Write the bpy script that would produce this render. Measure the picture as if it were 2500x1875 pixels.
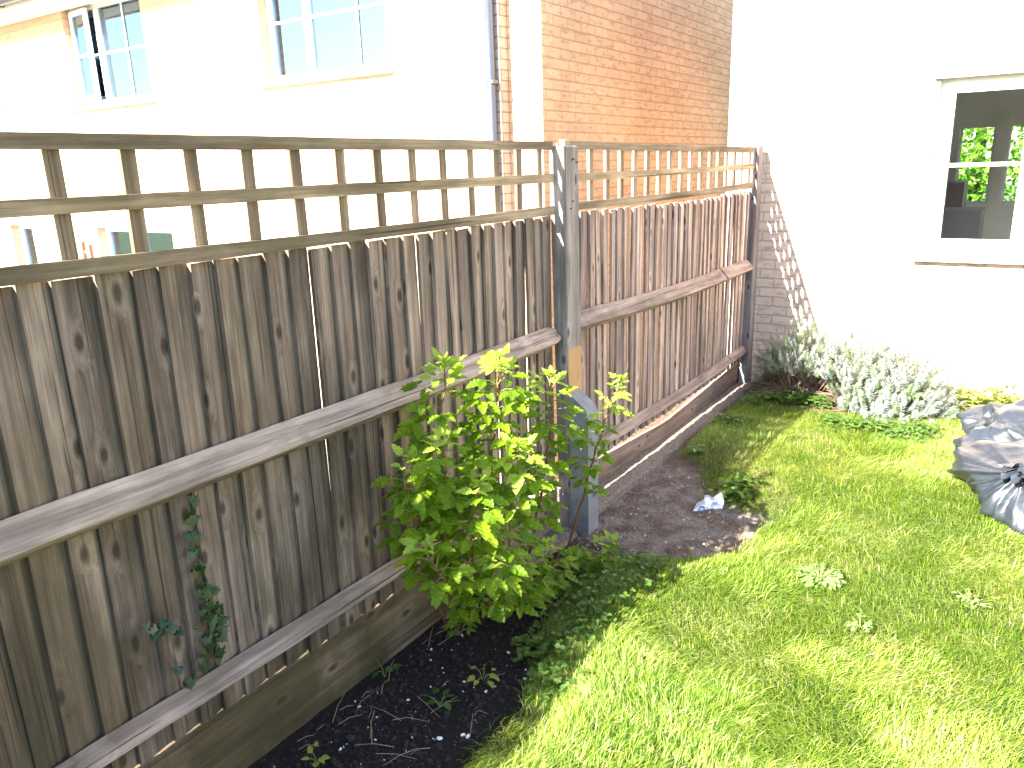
import bpy, math, random
import numpy as np
from mathutils import Vector, Matrix
R_=math.radians
rng=np.random.default_rng(7); random.seed(7)
for o in list(bpy.data.objects): bpy.data.objects.remove(o)
S=bpy.context.scene; COL=S.collection
# ------------------------------------------------------------ camera
YAW,PIT,ROL=map(R_,(34.19,15.5,1.82)); FPX=1904.0
CAM=np.array([1.75,0.0,1.70])
_f=np.array([-math.sin(YAW)*math.cos(PIT),math.cos(YAW)*math.cos(PIT),-math.sin(PIT)])
_r=np.array([math.cos(YAW),math.sin(YAW),0.0]); _d=np.cross(_f,_r)
_R=_r*math.cos(ROL)+_d*math.sin(ROL); _D=-_r*math.sin(ROL)+_d*math.cos(ROL)
cam=bpy.data.objects.new('camera',bpy.data.cameras.new('camera')); COL.objects.link(cam)
cam.data.sensor_width=36; cam.data.lens=36*FPX/2500; cam.data.clip_end=500; cam.data.clip_start=.02
cam.matrix_world=Matrix([[_R[0],-_D[0],-_f[0],CAM[0]],[_R[1],-_D[1],-_f[1],CAM[1]],[_R[2],-_D[2],-_f[2],CAM[2]],[0,0,0,1]])
S.camera=cam
def at(px,py,ax,val):
    """point of the real plane axis=val seen at that place of the photograph (2500 px wide)"""
    r=_R*(px-1250)/FPX+_D*(py-937.5)/FPX+_f
    return CAM+r*(val-CAM[ax])/r[ax]
# ------------------------------------------------------------ sun and sky
SD=Vector((.256,1.0,-.665)).normalized()
sun=bpy.data.objects.new('sun',bpy.data.lights.new('sun','SUN')); COL.objects.link(sun)
sun.data.energy=5.0; sun.data.angle=R_(.5); sun.data.color=(1,.95,.86)
sun.rotation_euler=(-SD).to_track_quat('Z','Y').to_euler()
w=bpy.data.worlds.new('World'); S.world=w; w.use_nodes=True
nt=w.node_tree; sky=nt.nodes.new('ShaderNodeTexSky'); sky.sky_type='NISHITA'; sky.sun_disc=False
sky.sun_elevation=math.asin(-SD.z); sky.sun_rotation=math.atan2(-SD.x,-SD.y)
nt.links.new(sky.outputs[0],nt.nodes['Background'].inputs[0]); nt.nodes['Background'].inputs[1].default_value=.092
S.view_settings.view_transform='Standard'; S.view_settings.look='None'; S.view_settings.gamma=1
S.view_settings.exposure=3.0
S.render.engine='CYCLES'; S.render.resolution_x=1024; S.render.resolution_y=768
S.cycles.max_bounces=8; S.cycles.transparent_max_bounces=16
# ------------------------------------------------------------ helpers
def tag(o,label=None,cat=None,group=None,kind=None):
    if label: o['label']=label
    if cat: o['category']=cat
    if group: o['group']=group
    if kind: o['kind']=kind
    return o
def thing(name,loc,label,cat,group=None):
    o=bpy.data.objects.new(name,None); o.location=loc; o.empty_display_size=.1; COL.objects.link(o)
    return tag(o,label,cat,group)
def wloc(o):
    v=Vector((0,0,0))
    while o: v+=o.location; o=o.parent
    return v
def mesh(name,V,F,mat,parent=None,smooth=False,origin=None,mats=None,midx=None):
    """V in world coordinates; F an (n,3)/(n,4) array or a list of index tuples"""
    V=np.asarray(V,float).reshape(-1,3)
    off=np.array(wloc(parent)) if parent else (np.array(origin,float) if origin is not None else np.zeros(3))
    V=V-off; me=bpy.data.meshes.new(name)
    if isinstance(F,np.ndarray):
        n,k=F.shape; me.vertices.add(len(V)); me.vertices.foreach_set('co',V.astype(np.float32).ravel())
        me.loops.add(n*k); me.loops.foreach_set('vertex_index',F.astype(np.int32).ravel())
        me.polygons.add(n); me.polygons.foreach_set('loop_start',np.arange(0,n*k,k,dtype=np.int32))
        me.polygons.foreach_set('loop_total',np.full(n,k,dtype=np.int32)); me.update(calc_edges=True)
    else:
        me.from_pydata(V.tolist(),[],[tuple(int(i) for i in f) for f in F]); me.update()
    for m in (mats or [mat]): me.materials.append(m)
    if midx is not None: me.polygons.foreach_set('material_index',np.asarray(midx,dtype=np.int32))
    if smooth: me.polygons.foreach_set('use_smooth',np.ones(len(me.polygons),dtype=bool))
    o=bpy.data.objects.new(name,me); COL.objects.link(o)
    if parent: o.parent=parent
    elif origin is not None: o.location=origin
    return o
def join(parts):
    V=[];F=[];n=0
    for v,f in parts:
        v=np.asarray(v,float).reshape(-1,3); V.append(v); F+= [tuple(int(i)+n for i in q) for q in f]; n+=len(v)
    return np.concatenate(V),F
def box(x0,x1,y0,y1,z0,z1,ch=0.0):
    if ch<=0:
        V=[(x,y,z) for z in (z0,z1) for y in (y0,y1) for x in (x0,x1)]
        return np.array(V,float),[(0,2,3,1),(4,5,7,6),(0,1,5,4),(2,6,7,3),(0,4,6,2),(1,3,7,5)]
    V=[];F=[];idx={}
    def vid(p):
        k=tuple(round(c,6) for c in p)
        if k not in idx: idx[k]=len(V); V.append(k)
        return idx[k]
    lo=(x0,y0,z0); hi=(x1,y1,z1); c=ch
    def P(sx,sy,sz,a):
        s=(sx,sy,sz); return tuple((hi[i] if s[i]>0 else lo[i]) - (0 if i==a else s[i]*c) for i in range(3))
    for a in range(3):
        b,d=(a+1)%3,(a+2)%3
        for s in (-1,1):
            q=[]
            for (u,v) in ((-1,-1),(1,-1),(1,1),(-1,1)):
                t=[0,0,0]; t[a]=s; t[b]=u; t[d]=v; q.append(vid(P(*t,a)))
            F.append(tuple(q if s>0 else q[::-1]))
    for a in range(3):
        b,d=(a+1)%3,(a+2)%3
        for u in (-1,1):
            for v in (-1,1):
                q=[]
                for s,fa in ((-1,b),(1,b),(1,d),(-1,d)):
                    t=[0,0,0]; t[a]=s; t[b]=u; t[d]=v; q.append(vid(P(*t,fa)))
                F.append(tuple(q if u*v>0 else q[::-1]))
    for s0 in (-1,1):
        for s1 in (-1,1):
            for s2 in (-1,1):
                q=[vid(P(s0,s1,s2,a)) for a in range(3)]
                F.append(tuple(q if s0*s1*s2>0 else q[::-1]))
    return np.array(V,float),F
def tube(pts,rad,n=6,cap=True):
    pts=np.asarray(pts,float); m=len(pts); rad=np.broadcast_to(np.asarray(rad,float),(m,))
    T=np.gradient(pts,axis=0); T/=np.linalg.norm(T,axis=1)[:,None]+1e-9
    U=np.array([0.,0,1.]) if abs(T[0][2])<.9 else np.array([1.,0,0]); V=[]
    for i in range(m):
        U=U-T[i]*(U@T[i]); U/=np.linalg.norm(U)+1e-9; W=np.cross(T[i],U)
        for k in range(n):
            a=2*math.pi*k/n; V.append(pts[i]+rad[i]*(math.cos(a)*U+math.sin(a)*W))
    F=[(i*n+k,i*n+(k+1)%n,(i+1)*n+(k+1)%n,(i+1)*n+k) for i in range(m-1) for k in range(n)]
    if cap: F.append(tuple(range(n-1,-1,-1))); F.append(tuple((m-1)*n+k for k in range(n)))
    return np.array(V),F
def vnoise(P,seed=0):
    """smooth value noise of an (n,d) array, -1..1"""
    P=np.asarray(P,float); i=np.floor(P).astype(np.int64); f=P-i; f=f*f*(3-2*f); d=P.shape[1]; out=0
    for c in range(2**d):
        h=np.full(len(P),seed*7919+13,dtype=np.int64); wt=np.ones(len(P))
        for k in range(d):
            b=(c>>k)&1; h=(h*1664525+(i[:,k]+b)*(73856093,19349663,83492791)[k]+1013904223)&0x7fffffff
            h^=h>>13; wt=wt*(f[:,k] if b else 1-f[:,k])
        h=(h*1103515245+12345)&0x7fffffff; h^=h>>11; h=(h*1103515245+12345)&0x7fffffff
        out=out+wt*(h/0x7fffffff*2-1)
    return out
def fbm(P,seed=0,o=4):
    P=np.asarray(P,float); s=0;a=1
    for k in range(o): s=s+a*vnoise(P*2**k,seed+k*5); a*=.5
    return s/1.6
# ------------------------------------------------------------ materials
class M:
    def __init__(s,name):
        s.m=bpy.data.materials.new(name); s.m.use_nodes=True; s.t=s.m.node_tree; s.t.nodes.clear()
        s.out=s.t.nodes.new('ShaderNodeOutputMaterial')
    def n(s,typ,ins=None,**pr):
        q=s.t.nodes.new('ShaderNode'+typ)
        for k,v in pr.items(): setattr(q,k,v)
        for k,v in (ins or {}).items():
            i=q.inputs[k]
            if isinstance(v,bpy.types.NodeSocket): s.t.links.new(v,i)
            elif isinstance(v,bpy.types.Node): s.t.links.new(v.outputs[0],i)
            else:
                if hasattr(i.default_value,'__len__') and len(i.default_value)==4 and len(v)==3: v=(*v,1)
                i.default_value=v
        return q
    def math(s,op,a,b=0.0,c=0.0,clamp=False):
        q=s.n('Math',{0:a,1:b,2:c},operation=op); q.use_clamp=clamp; return q.outputs[0]
    def mix(s,f,a,b,blend='MIX'):
        q=s.n('Mix',data_type='RGBA',blend_type=blend); 
        for i,v in ((0,f),(6,a),(7,b)):
            if isinstance(v,(bpy.types.NodeSocket,)): s.t.links.new(v,q.inputs[i])
            elif i==0: q.inputs[0].default_value=v
            else: q.inputs[i].default_value=(*v,1) if len(v)==3 else v
        return q.outputs[2]
    def ramp(s,f,stops):
        q=s.n('ValToRGB',{0:f}); e=q.color_ramp.elements
        while len(e)<len(stops): e.new(.5)
        for k,(p,c) in enumerate(stops):
            e[k].position=p; e[k].color=(*c,1) if hasattr(c,'__len__') else (c,c,c,1)
        return q.outputs[0]
    def noise(s,v,scale,detail=3,rough=.55,dist=0.0,scl=None):
        if scl: v=s.n('Mapping',{0:v,3:scl}).outputs[0]
        return s.n('TexNoise',{'Vector':v,'Scale':scale,'Detail':detail,'Roughness':rough,'Distortion':dist}).outputs[0]
    def end(s,sh): s.t.links.new(sh.outputs[0],s.out.inputs[0]); return s.m
    def pr(s,col,rough=.6,bump=None,bs=.3,bd=.01,**kw):
        ins={'Base Color':col,'Roughness':rough}; ins.update(kw)
        if bump is not None: ins['Normal']=s.n('Bump',{'Height':bump,'Strength':bs,'Distance':bd}).outputs[0]
        return s.n('BsdfPrincipled',ins)
def plain(name,col,rough=.6,**kw):
    m=M(name); return m.end(m.pr(col,rough,**kw))
def wood(name,axis,light,dark,algae_shade=(.07,.075,.03),alg_shade=.5,knot=True,newlow=None,greytop=.0,zlow=(0.2,1.3)):
    m=M(name); tc=m.n('TexCoord').outputs['Object']; oi=m.n('ObjectInfo'); rnd=oi.outputs['Random']
    off=m.n('CombineXYZ',{0:m.math('MULTIPLY',rnd,13.7),1:m.math('MULTIPLY',rnd,37.1),2:m.math('MULTIPLY',rnd,71.3)}).outputs[0]
    v=m.n('VectorMath',{0:tc,1:off},operation='ADD').outputs[0]
    a={'X':0,'Y':1,'Z':2}[axis]
    def sc(al,ac): q=[ac]*3; q[a]=al; return tuple(q)
    sp3=m.n('SeparateXYZ',{0:v}); al=sp3.outputs[a]; ot=[sp3.outputs[k] for k in range(3) if k!=a]
    ac_=m.math('ADD',ot[0],ot[1])
    vk=m.n('CombineXYZ',{0:m.math('MULTIPLY',ac_,11.0),1:m.math('MULTIPLY',al,4.6 if axis=='Z' else 5.0),2:0.0}).outputs[0]
    vo=m.n('TexVoronoi',{'Vector':vk,'Scale':1.0,'Randomness':1.0},feature='F1',voronoi_dimensions='2D'); vor=vo
    kd=vo.outputs['Distance']
    kpick=m.math('GREATER_THAN',m.n('SeparateColor',{0:vor.outputs['Color']}).outputs[0],.58 if knot else 2.0)
    kf=m.math('MULTIPLY',m.math('SUBTRACT',1.0,m.math('MULTIPLY',kd,2.6),clamp=True),kpick)   # near knots
    wob=m.noise(v,1.0,2,scl=sc(1.3,5))
    dv=m.math('ADD',m.math('MULTIPLY',m.math('POWER',kf,1.6),.9),m.math('MULTIPLY',wob,.55))
    comb=m.n('CombineXYZ',{0:dv,1:dv,2:dv}).outputs[0]
    vg=m.n('VectorMath',{0:m.n('Mapping',{0:v,3:sc(.55,26)}).outputs[0],1:comb},operation='ADD').outputs[0]
    g1=m.n('TexNoise',{'Vector':vg,'Scale':1.6,'Detail':7.0,'Roughness':.62}).outputs[0]
    g2=m.noise(vg,5.5,4,.7)
    band=m.noise(v,1.0,4,.6,scl=sc(1.1,14))
    f=m.math('ADD',m.math('MULTIPLY',g1,.55),m.math('MULTIPLY',g2,.45))
    c=m.ramp(f,[(.34,dark),(.50,tuple(.5*(l+d) for l,d in zip(light,dark))),(.64,light)])
    # dark streaks and cracks along the grain
    st=m.ramp(band,[(.38,1.0),(.54,0.0)])
    c=m.mix(m.math('MULTIPLY',st,.55),c,tuple(x*.55 for x in dark))
    crack=m.noise(v,1.0,2,.5,scl=sc(.8,75)); crk=m.ramp(crack,[(.30,1.0),(.34,0.0)])
    c=m.mix(m.math('MULTIPLY',crk,.75),c,tuple(x*.3 for x in dark))
    pale=m.ramp(m.noise(v,1.0,5,.7,scl=sc(2.1,22)),[(.56,0.0),(.72,1.0)])
    c=m.mix(m.math('MULTIPLY',pale,.25),c,tuple(min(1,x*1.45) for x in light))
    kn=m.ramp(kd,[(.06,1.0),(.12,0.0)]); kn=m.math('MULTIPLY',kn,kpick)
    c=m.mix(m.math('MULTIPLY',kn,.8),c,tuple(x*.35 for x in dark))
    kr=m.math('MULTIPLY',m.ramp(kd,[(.11,0.0),(.16,1.0),(.30,0.0)]),kpick)
    c=m.mix(m.math('MULTIPLY',kr,.40),c,light)
    blot=m.noise(v,1.0,4,.6,scl=sc(3.0,9)); c=m.mix(.8,c,m.mix(1.0,c,m.ramp(blot,[(.30,.52),(.50,.95),(.68,1.25)]),'MULTIPLY'))
    geo=m.n('NewGeometry').outputs['Position']; z=m.n('SeparateXYZ',{0:geo}).outputs[2]; yy=m.n('SeparateXYZ',{0:geo}).outputs[1]
    if newlow:
        zz=m.math('ADD',z,m.math('MULTIPLY',m.noise(tc,9,3),.05))
        k=m.math('MULTIPLY',m.math('LESS_THAN',zz,newlow[0]),m.math('GREATER_THAN',m.n('SeparateXYZ',{0:m.n('NewGeometry').outputs['Normal']}).outputs[0],.5)); c=m.mix(m.math('MULTIPLY',k,.85),c,m.mix(.5,c,newlow[1],'MIX')) 
        c=m.mix(m.math('MULTIPLY',k,.55),c,newlow[1])
    # algae: low growth, plus weaker light at the near end painted in
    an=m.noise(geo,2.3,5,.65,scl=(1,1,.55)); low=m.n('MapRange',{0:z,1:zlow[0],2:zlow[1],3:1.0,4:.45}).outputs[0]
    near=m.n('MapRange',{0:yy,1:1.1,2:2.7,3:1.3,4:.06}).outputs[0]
    am=m.math('MULTIPLY',m.math('MULTIPLY',m.ramp(an,[(.30,0.0),(.60,1.0)]),m.math('MULTIPLY',low,near)),alg_shade*1.5,clamp=True)
    c=m.mix(am,c,m.mix(.5,m.mix(1.0,c,(.60,.56,.44),'MULTIPLY'),algae_shade))
    var=m.math('MULTIPLY_ADD',rnd,.5,.74)
    vv=m.n('CombineXYZ',{0:var,1:var,2:m.math('MULTIPLY_ADD',rnd,.42,.78)}).outputs[0]
    c=m.mix(1.0,c,vv,'MULTIPLY')
    h=m.math('ADD',f,m.math('MULTIPLY',m.math('ADD',crk,kn),-.8))
    return m.end(m.pr(c,.85,h,.75,.004,**{'Specular IOR Level':.25}))
WB=wood('weathered_board','Z',(.47,.355,.285),(.115,.079,.058),algae_shade=(.048,.040,.026),alg_shade=.8)
WB2=wood('bounce_light_board','Z',(.62,.46,.385),(.22,.15,.118),alg_shade=.15)  # far bay boards: bounced light put into a paler wood colour
WR=wood('weathered_rail','Y',(.60,.45,.35),(.20,.14,.105),alg_shade=.25)
WT=wood('trellis_wood','Y',(.50,.37,.235),(.165,.115,.07),algae_shade=(.085,.072,.028),alg_shade=.42,knot=False,zlow=(1.2,2.4))
WTZ=wood('trellis_slat_wood','Z',(.44,.32,.21),(.15,.104,.066),algae_shade=(.07,.058,.026),alg_shade=.35,knot=False,zlow=(1.2,2.4))
WG=wood('gravel_board_wood','Y',(.27,.20,.14),(.10,.07,.045),algae_shade=(.040,.036,.014),alg_shade=.95)
WG2=wood('far_gravel_board_wood','Y',(.34,.24,.19),(.17,.115,.09),alg_shade=.3)
WP=wood('post_wood','Z',(.33,.285,.265),(.14,.115,.105),alg_shade=.2)
WPN=wood('post_wood_part_new','Z',(.33,.285,.265),(.14,.115,.105),alg_shade=.25,newlow=(.93,(.42,.23,.085)))
def brick(name,c1,c2,mort,bw=.2,bh=.0669,smear=(.22,.12,.09),sm=.6,zoff=0.0):
    m=M(name); tc=m.n('TexCoord').outputs['Object']; s=m.n('SeparateXYZ',{0:tc})
    u=m.math('ADD',s.outputs[0],s.outputs[1]); v=m.n('CombineXYZ',{0:u,1:m.math('ADD',s.outputs[2],zoff),2:0.0}).outputs[0]
    wv=m.noise(v,14,2); 
    vd=m.n('VectorMath',{0:v,1:m.n('CombineXYZ',{0:m.math('MULTIPLY_ADD',wv,.010,-.005),1:m.math('MULTIPLY_ADD',m.noise(v,19,2),.006,-.003),2:0.0}).outputs[0]},operation='ADD').outputs[0]
    b=m.n('TexBrick',{'Vector':vd,'Scale':1.0,'Brick Width':bw,'Row Height':bh,'Mortar Size':.0055,'Mortar Smooth':.25,'Bias':0.0,'Color1':c1,'Color2':c2,'Mortar':mort})
    b.offset=.5
    c=b.outputs[0]
    # cloudy smears inside the bricks
    sn=m.noise(v,1.0,4,.6,scl=(9,26,1)); sk=m.ramp(sn,[(.52,0.0),(.66,1.0)])
    notm=m.math('SUBTRACT',1.0,b.outputs[1])
    c=m.mix(m.math('MULTIPLY',m.math('MULTIPLY',sk,notm),sm),c,smear)
    c=m.mix(.35,c,m.mix(1.0,c,m.ramp(m.noise(v,60,4,.7),[(.3,.6),(.7,1.25)]),'MULTIPLY'))
    big=m.ramp(m.noise(v,.9,3),[(.3,.85),(.7,1.1)]); c=m.mix(1.0,c,big,'MULTIPLY')
    h=m.math('ADD',notm,m.math('MULTIPLY',m.noise(v,90,3),.25))
    return m.end(m.pr(c,.9,h,.8,.007,**{'Specular IOR Level':.2}))
BR_OWN=brick('beige_brick',(.64,.495,.40),(.57,.44,.355),(.42,.34,.29),smear=(.30,.20,.16),sm=.65)
BR_NB=brick('orange_brick',(.80,.50,.295),(.71,.43,.245),(.54,.34,.21),bh=.0745,bw=.222,smear=(.36,.16,.10),sm=.5)
BR_NBA=brick('buff_brick',(.62,.42,.28),(.56,.38,.26),(.45,.36,.28),bh=.0745,bw=.222,smear=(.42,.25,.15),sm=.5)
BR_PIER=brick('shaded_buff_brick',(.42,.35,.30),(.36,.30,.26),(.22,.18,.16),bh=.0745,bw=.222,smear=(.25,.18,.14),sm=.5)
WHITE=plain('white_upvc',(.80,.80,.79),.35)
STONE=plain('sill_stone',(.62,.57,.52),.8)
SOFF=plain('cream_fascia',(.60,.55,.46),.5)
GUT=plain('black_gutter',(.03,.035,.045),.35)
PIPE=plain('grey_downpipe',(.045,.055,.075),.3)
ROOFM=plain('roof_tile',(.10,.085,.08),.8)
def glass(name,tint,refl,rough=.01,gc=(.95,.97,1)):
    m=M(name); lw=m.n('LayerWeight',{0:.35}).outputs['Fresnel']
    f=m.math('ADD',m.math('MULTIPLY',lw,.8),refl,clamp=True)
    tr=m.n('BsdfTransparent',{0:tint}); gl=m.n('BsdfGlossy',{'Color':gc,'Roughness':rough})
    return m.end(m.n('MixShader',{0:f,1:tr.outputs[0],2:gl.outputs[0]}))
GLASS=glass('window_glass',(.62,.68,.72),.19,gc=(.68,.84,.97)); GLASS_OWN=glass('clear_window_glass',(.92,.95,.94),.015)
def leafmat(name,c1,c2,tr=.35,rough=.5,spec=.35,vein=None):
    m=M(name); g=m.n('NewGeometry'); r=g.outputs['Random Per Island']
    c=m.mix(r,c1,c2)
    n=m.noise(g.outputs['Position'],35,2); c=m.mix(.4,c,m.mix(1.0,c,m.ramp(n,[(.3,.6),(.7,1.35)]),'MULTIPLY'))
    p=m.pr(c,rough,**{'Specular IOR Level':spec}); t=m.n('BsdfTranslucent',{0:m.mix(1.0,c,(1.5,1.6,.7),'MULTIPLY')})
    return m.end(m.n('MixShader',{0:tr,1:p.outputs[0],2:t.outputs[0]}))
# ------------------------------------------------------------ ground
def sstep(a,b,x): t=np.clip((x-a)/(b-a),0,1); return t*t*(3-2*t)
def inpoly(P,poly):
    P=np.asarray(P); x,y=P[:,0],P[:,1]; ins=np.zeros(len(P),bool); n=len(poly)
    for i in range(n):
        x1,y1=poly[i]; x2,y2=poly[(i+1)%n]
        c=((y1>y)!=(y2>y))&(x<(x2-x1)*(y-y1)/((y2-y1)+1e-12)+x1); ins^=c
    return ins
def polydist(P,poly):
    P=np.asarray(P,float); d=np.full(len(P),9.)
    for i in range(len(poly)):
        a=np.array(poly[i]); b=np.array(poly[(i+1)%len(poly)]); ab=b-a
        t=np.clip(((P-a)@ab)/(ab@ab),0,1); d=np.minimum(d,np.linalg.norm(P-a-t[:,None]*ab,axis=1))
    return np.where(inpoly(P,poly),-d,d)
BED=[(-.1,-2.5),(.42,-2.5),(.50,.9),(.51,1.5),(.53,1.7),(.42,2.05),(.30,2.3),(.22,2.5),(.20,2.75),(-.1,2.85)]
PATCH=[(.08,2.80),(.33,2.84),(.56,2.93),(.74,3.14),(.78,3.42),(.62,3.52),(.48,3.62),(.34,3.86),(.20,4.02),(.05,3.95)]
def ground_h(x,y):
    P=np.stack([x,y],1); d=np.minimum(polydist(P,BED),polydist(P,PATCH))
    h=.015+.05*sstep(2.9,4.2,y)+(.095-.03*sstep(3.8,5,y))*sstep(0,.30,d)+.012*fbm(P*1.7,3)+.004*vnoise(P*14,5)
    h=h+.03*sstep(4.9,5.6,y)
    k=(1-sstep(.13,.26,x))*sstep(2.85,3.1,y); h=h*(1-k)+k*(np.interp(y,(2.9,3.1,3.4,4.2,5.6),(.02,.03,.04,.045,.085)))
    return h
def gz(x,y): return float(ground_h(np.array([x]),np.array([y]))[0])
def grid(xs,ys,hf):
    X,Y=np.meshgrid(xs,ys); x,y=X.ravel(),Y.ravel(); V=np.stack([x,y,hf(x,y)],1)
    nx,ny=len(xs),len(ys); i=np.arange(nx-1)[None,:]+nx*np.arange(ny-1)[:,None]; i=i.ravel()
    return V,np.stack([i,i+1,i+nx+1,i+nx],1)
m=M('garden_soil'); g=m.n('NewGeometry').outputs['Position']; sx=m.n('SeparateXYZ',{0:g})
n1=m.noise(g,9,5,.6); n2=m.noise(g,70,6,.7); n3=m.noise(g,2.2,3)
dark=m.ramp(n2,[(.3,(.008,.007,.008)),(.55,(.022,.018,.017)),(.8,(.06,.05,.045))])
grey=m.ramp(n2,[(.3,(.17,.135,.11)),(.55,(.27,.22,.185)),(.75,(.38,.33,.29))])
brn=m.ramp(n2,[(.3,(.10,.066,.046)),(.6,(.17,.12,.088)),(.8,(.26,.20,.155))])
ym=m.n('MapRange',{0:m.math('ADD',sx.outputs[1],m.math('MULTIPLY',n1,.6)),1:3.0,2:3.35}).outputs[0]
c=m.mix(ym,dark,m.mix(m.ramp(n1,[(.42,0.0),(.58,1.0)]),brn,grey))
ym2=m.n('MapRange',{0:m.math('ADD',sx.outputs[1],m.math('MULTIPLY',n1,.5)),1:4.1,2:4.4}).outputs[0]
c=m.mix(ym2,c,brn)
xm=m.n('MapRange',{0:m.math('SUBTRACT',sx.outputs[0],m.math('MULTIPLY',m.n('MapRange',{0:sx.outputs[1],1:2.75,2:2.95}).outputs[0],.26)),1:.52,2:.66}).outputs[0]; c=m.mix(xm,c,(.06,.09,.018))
sp=m.n('TexVoronoi',{'Vector':g,'Scale':110.0}).outputs['Distance']
c=m.mix(m.math('MULTIPLY',m.ramp(sp,[(.10,1.0),(.16,0.0)]),m.ramp(n1,[(.5,0.0),(.6,.55)])),c,(.5,.47,.44))
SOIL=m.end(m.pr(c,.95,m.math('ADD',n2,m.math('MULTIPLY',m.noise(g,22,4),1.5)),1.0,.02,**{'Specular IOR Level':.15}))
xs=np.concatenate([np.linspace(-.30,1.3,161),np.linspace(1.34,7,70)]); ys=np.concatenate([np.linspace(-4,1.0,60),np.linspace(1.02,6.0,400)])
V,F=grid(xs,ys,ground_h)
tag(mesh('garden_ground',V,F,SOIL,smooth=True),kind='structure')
m=M('earth'); g=m.n('NewGeometry').outputs['Position']; c=m.ramp(m.noise(g,3,6,.6),[(.35,(.05,.08,.02)),(.65,(.12,.15,.05))])
EARTH=m.end(m.pr(c,.95,m.noise(g,20,4),.6,.03))
V,F=grid(np.linspace(-80,80,60),np.linspace(-80,80,60),lambda x,y:-.95+0*x)
tag(mesh('ground',V,F,EARTH),kind='structure')
V,F=box(-.30,7.0,-4,6.0,-.95,-.06); tag(mesh('terrace_bank',V,F,EARTH),kind='structure')
PAVE=M('pale_paving'); g=PAVE.n('NewGeometry').outputs['Position']
b=PAVE.n('TexBrick',{'Vector':g,'Scale':1.0,'Brick Width':.6,'Row Height':.6,'Mortar Size':.008,'Color1':(.5,.47,.42),'Color2':(.44,.42,.38),'Mortar':(.2,.19,.17)})
PAVE=PAVE.end(PAVE.pr(b.outputs[0],.85,b.outputs[1],.3,.01))
V,F=box(-14,-.31,-3,5.2,-.95,-.90); tag(mesh('neighbour_patio',V,F,PAVE),kind='structure')
# ------------------------------------------------------------ grass
def blades(P,h,wd,az,lean,curl,z0,k=2):
    """P (n,2) roots -> tri strip blades leaning along az"""
    n=len(P); d=np.stack([np.cos(az),np.sin(az),0*az],1); side=np.stack([-np.sin(az+1.2*rng.random(n)-.6),np.cos(az),0*az],1)
    base=np.stack([P[:,0],P[:,1],z0],1); Vs=[]
    for j,t in enumerate((0,.45,.8,1.0)):
        hor=(lean*t+curl*t*t)*h; ver=h*t*np.clip(1-.5*(lean+curl*t)**2*t,.15,1)
        c=base+d*hor[:,None]+np.array([0,0,1.])*ver[:,None]
        ww=wd*(1,.85,.5,0)[j]
        if j<3: Vs+= [c-side*ww[:,None]*.5,c+side*ww[:,None]*.5]
        else: Vs.append(c)
    V=np.stack(Vs,1).reshape(-1,3); b=np.arange(n)[:,None]*7
    T=np.array([[0,1,3],[0,3,2],[2,3,5],[2,5,4],[4,5,6]]); F=(b[:,:,None]+T[None]).reshape(-1,3)
    return V,F
def in_view(P,z=0,mg=60):
    d=np.stack([P[:,0]-CAM[0],P[:,1]-CAM[1],np.full(len(P),z-CAM[2])],1)
    X=d@_R;Y=d@_D;Z=d@_f; px=1250+FPX*X/Z; py=937.5+FPX*Y/Z
    return (Z>0)&(px>-mg)&(px<2500+mg)&(py<1875+mg*3)
GRASS=leafmat('lawn_grass',(.13,.21,.015),(.25,.31,.035),.32,.45,.45)
m=M('lawn_grass_blades'); g=m.n('NewGeometry'); r=g.outputs['Random Per Island']; pos=g.outputs['Position']
c=m.ramp(r,[(0,(.060,.120,.012)),(.35,(.118,.205,.018)),(.74,(.20,.285,.030)),(.93,(.30,.34,.07)),(1.0,(.50,.46,.22))])
pn=m.noise(pos,3.2,4,.6); c=m.mix(m.ramp(pn,[(.44,0.0),(.62,.85)]),c,m.mix(1.0,c,(1.8,1.4,2.6),'MULTIPLY'))  # pale blotches put overexposed sunny spots into the blade colour
pn3=m.noise(pos,17,3,.6); c=m.mix(m.ramp(pn3,[(.60,0.0),(.70,.65)]),c,(.50,.52,.24))
pn2=m.noise(pos,1.6,3); c=m.mix(m.ramp(pn2,[(.5,0.0),(.62,.4)]),c,m.mix(1.0,c,(.75,.9,.9),'MULTIPLY'))
p=m.pr(c,.5,**{'Specular IOR Level':.3}); t=m.n('BsdfTranslucent',{0:m.mix(1.0,c,(1.4,1.5,.6),'MULTIPLY')})
GRASSB=m.end(m.n('MixShader',{0:.46,1:p.outputs[0],2:t.outputs[0]}))
def lawn(n,x0,x1,y0,y1,dens,hh,seed):
    P=np.stack([rng.uniform(x0,x1,n),rng.uniform(y0,y1,n)],1); P=P[in_view(P)]
    keep=dens(P)>rng.random(len(P)); P=P[keep]; n=len(P)
    dirf=vnoise(P*2.1,seed)*2.6+vnoise(P*6.3,seed+1)*1.3-.4
    clump=.5+.5*vnoise(P*5.5,seed+2)
    az=dirf+rng.normal(0,.75,n); h=hh*(.55+.65*clump+.35*rng.random(n))
    lean=np.clip(.35+.55*clump+rng.normal(0,.28,n),0,1.5); curl=np.abs(rng.normal(.3,.3,n))
    return blades(P,h,rng.uniform(.0014,.0032,n),az,lean,curl,ground_h(P[:,0],P[:,1])-.004)
def d_lawn(P):
    d=np.minimum(polydist(P,BED),polydist(P,PATCH))+.035*vnoise(P*9,21)+.02*vnoise(P*30,22)
    k=sstep(.0,.10,d); k=k*np.where((P[:,0]<.13),.0,1); 
    lav=((P[:,0]-.60)/.80)**2+((P[:,1]-5.42)/.42)**2; k=k*np.where(lav<1,.08,1)
    return k*np.where((P[:,1]>5.3),.35,1)*(.55+.45*sstep(-.6,.3,vnoise(P*4,31)))
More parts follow.
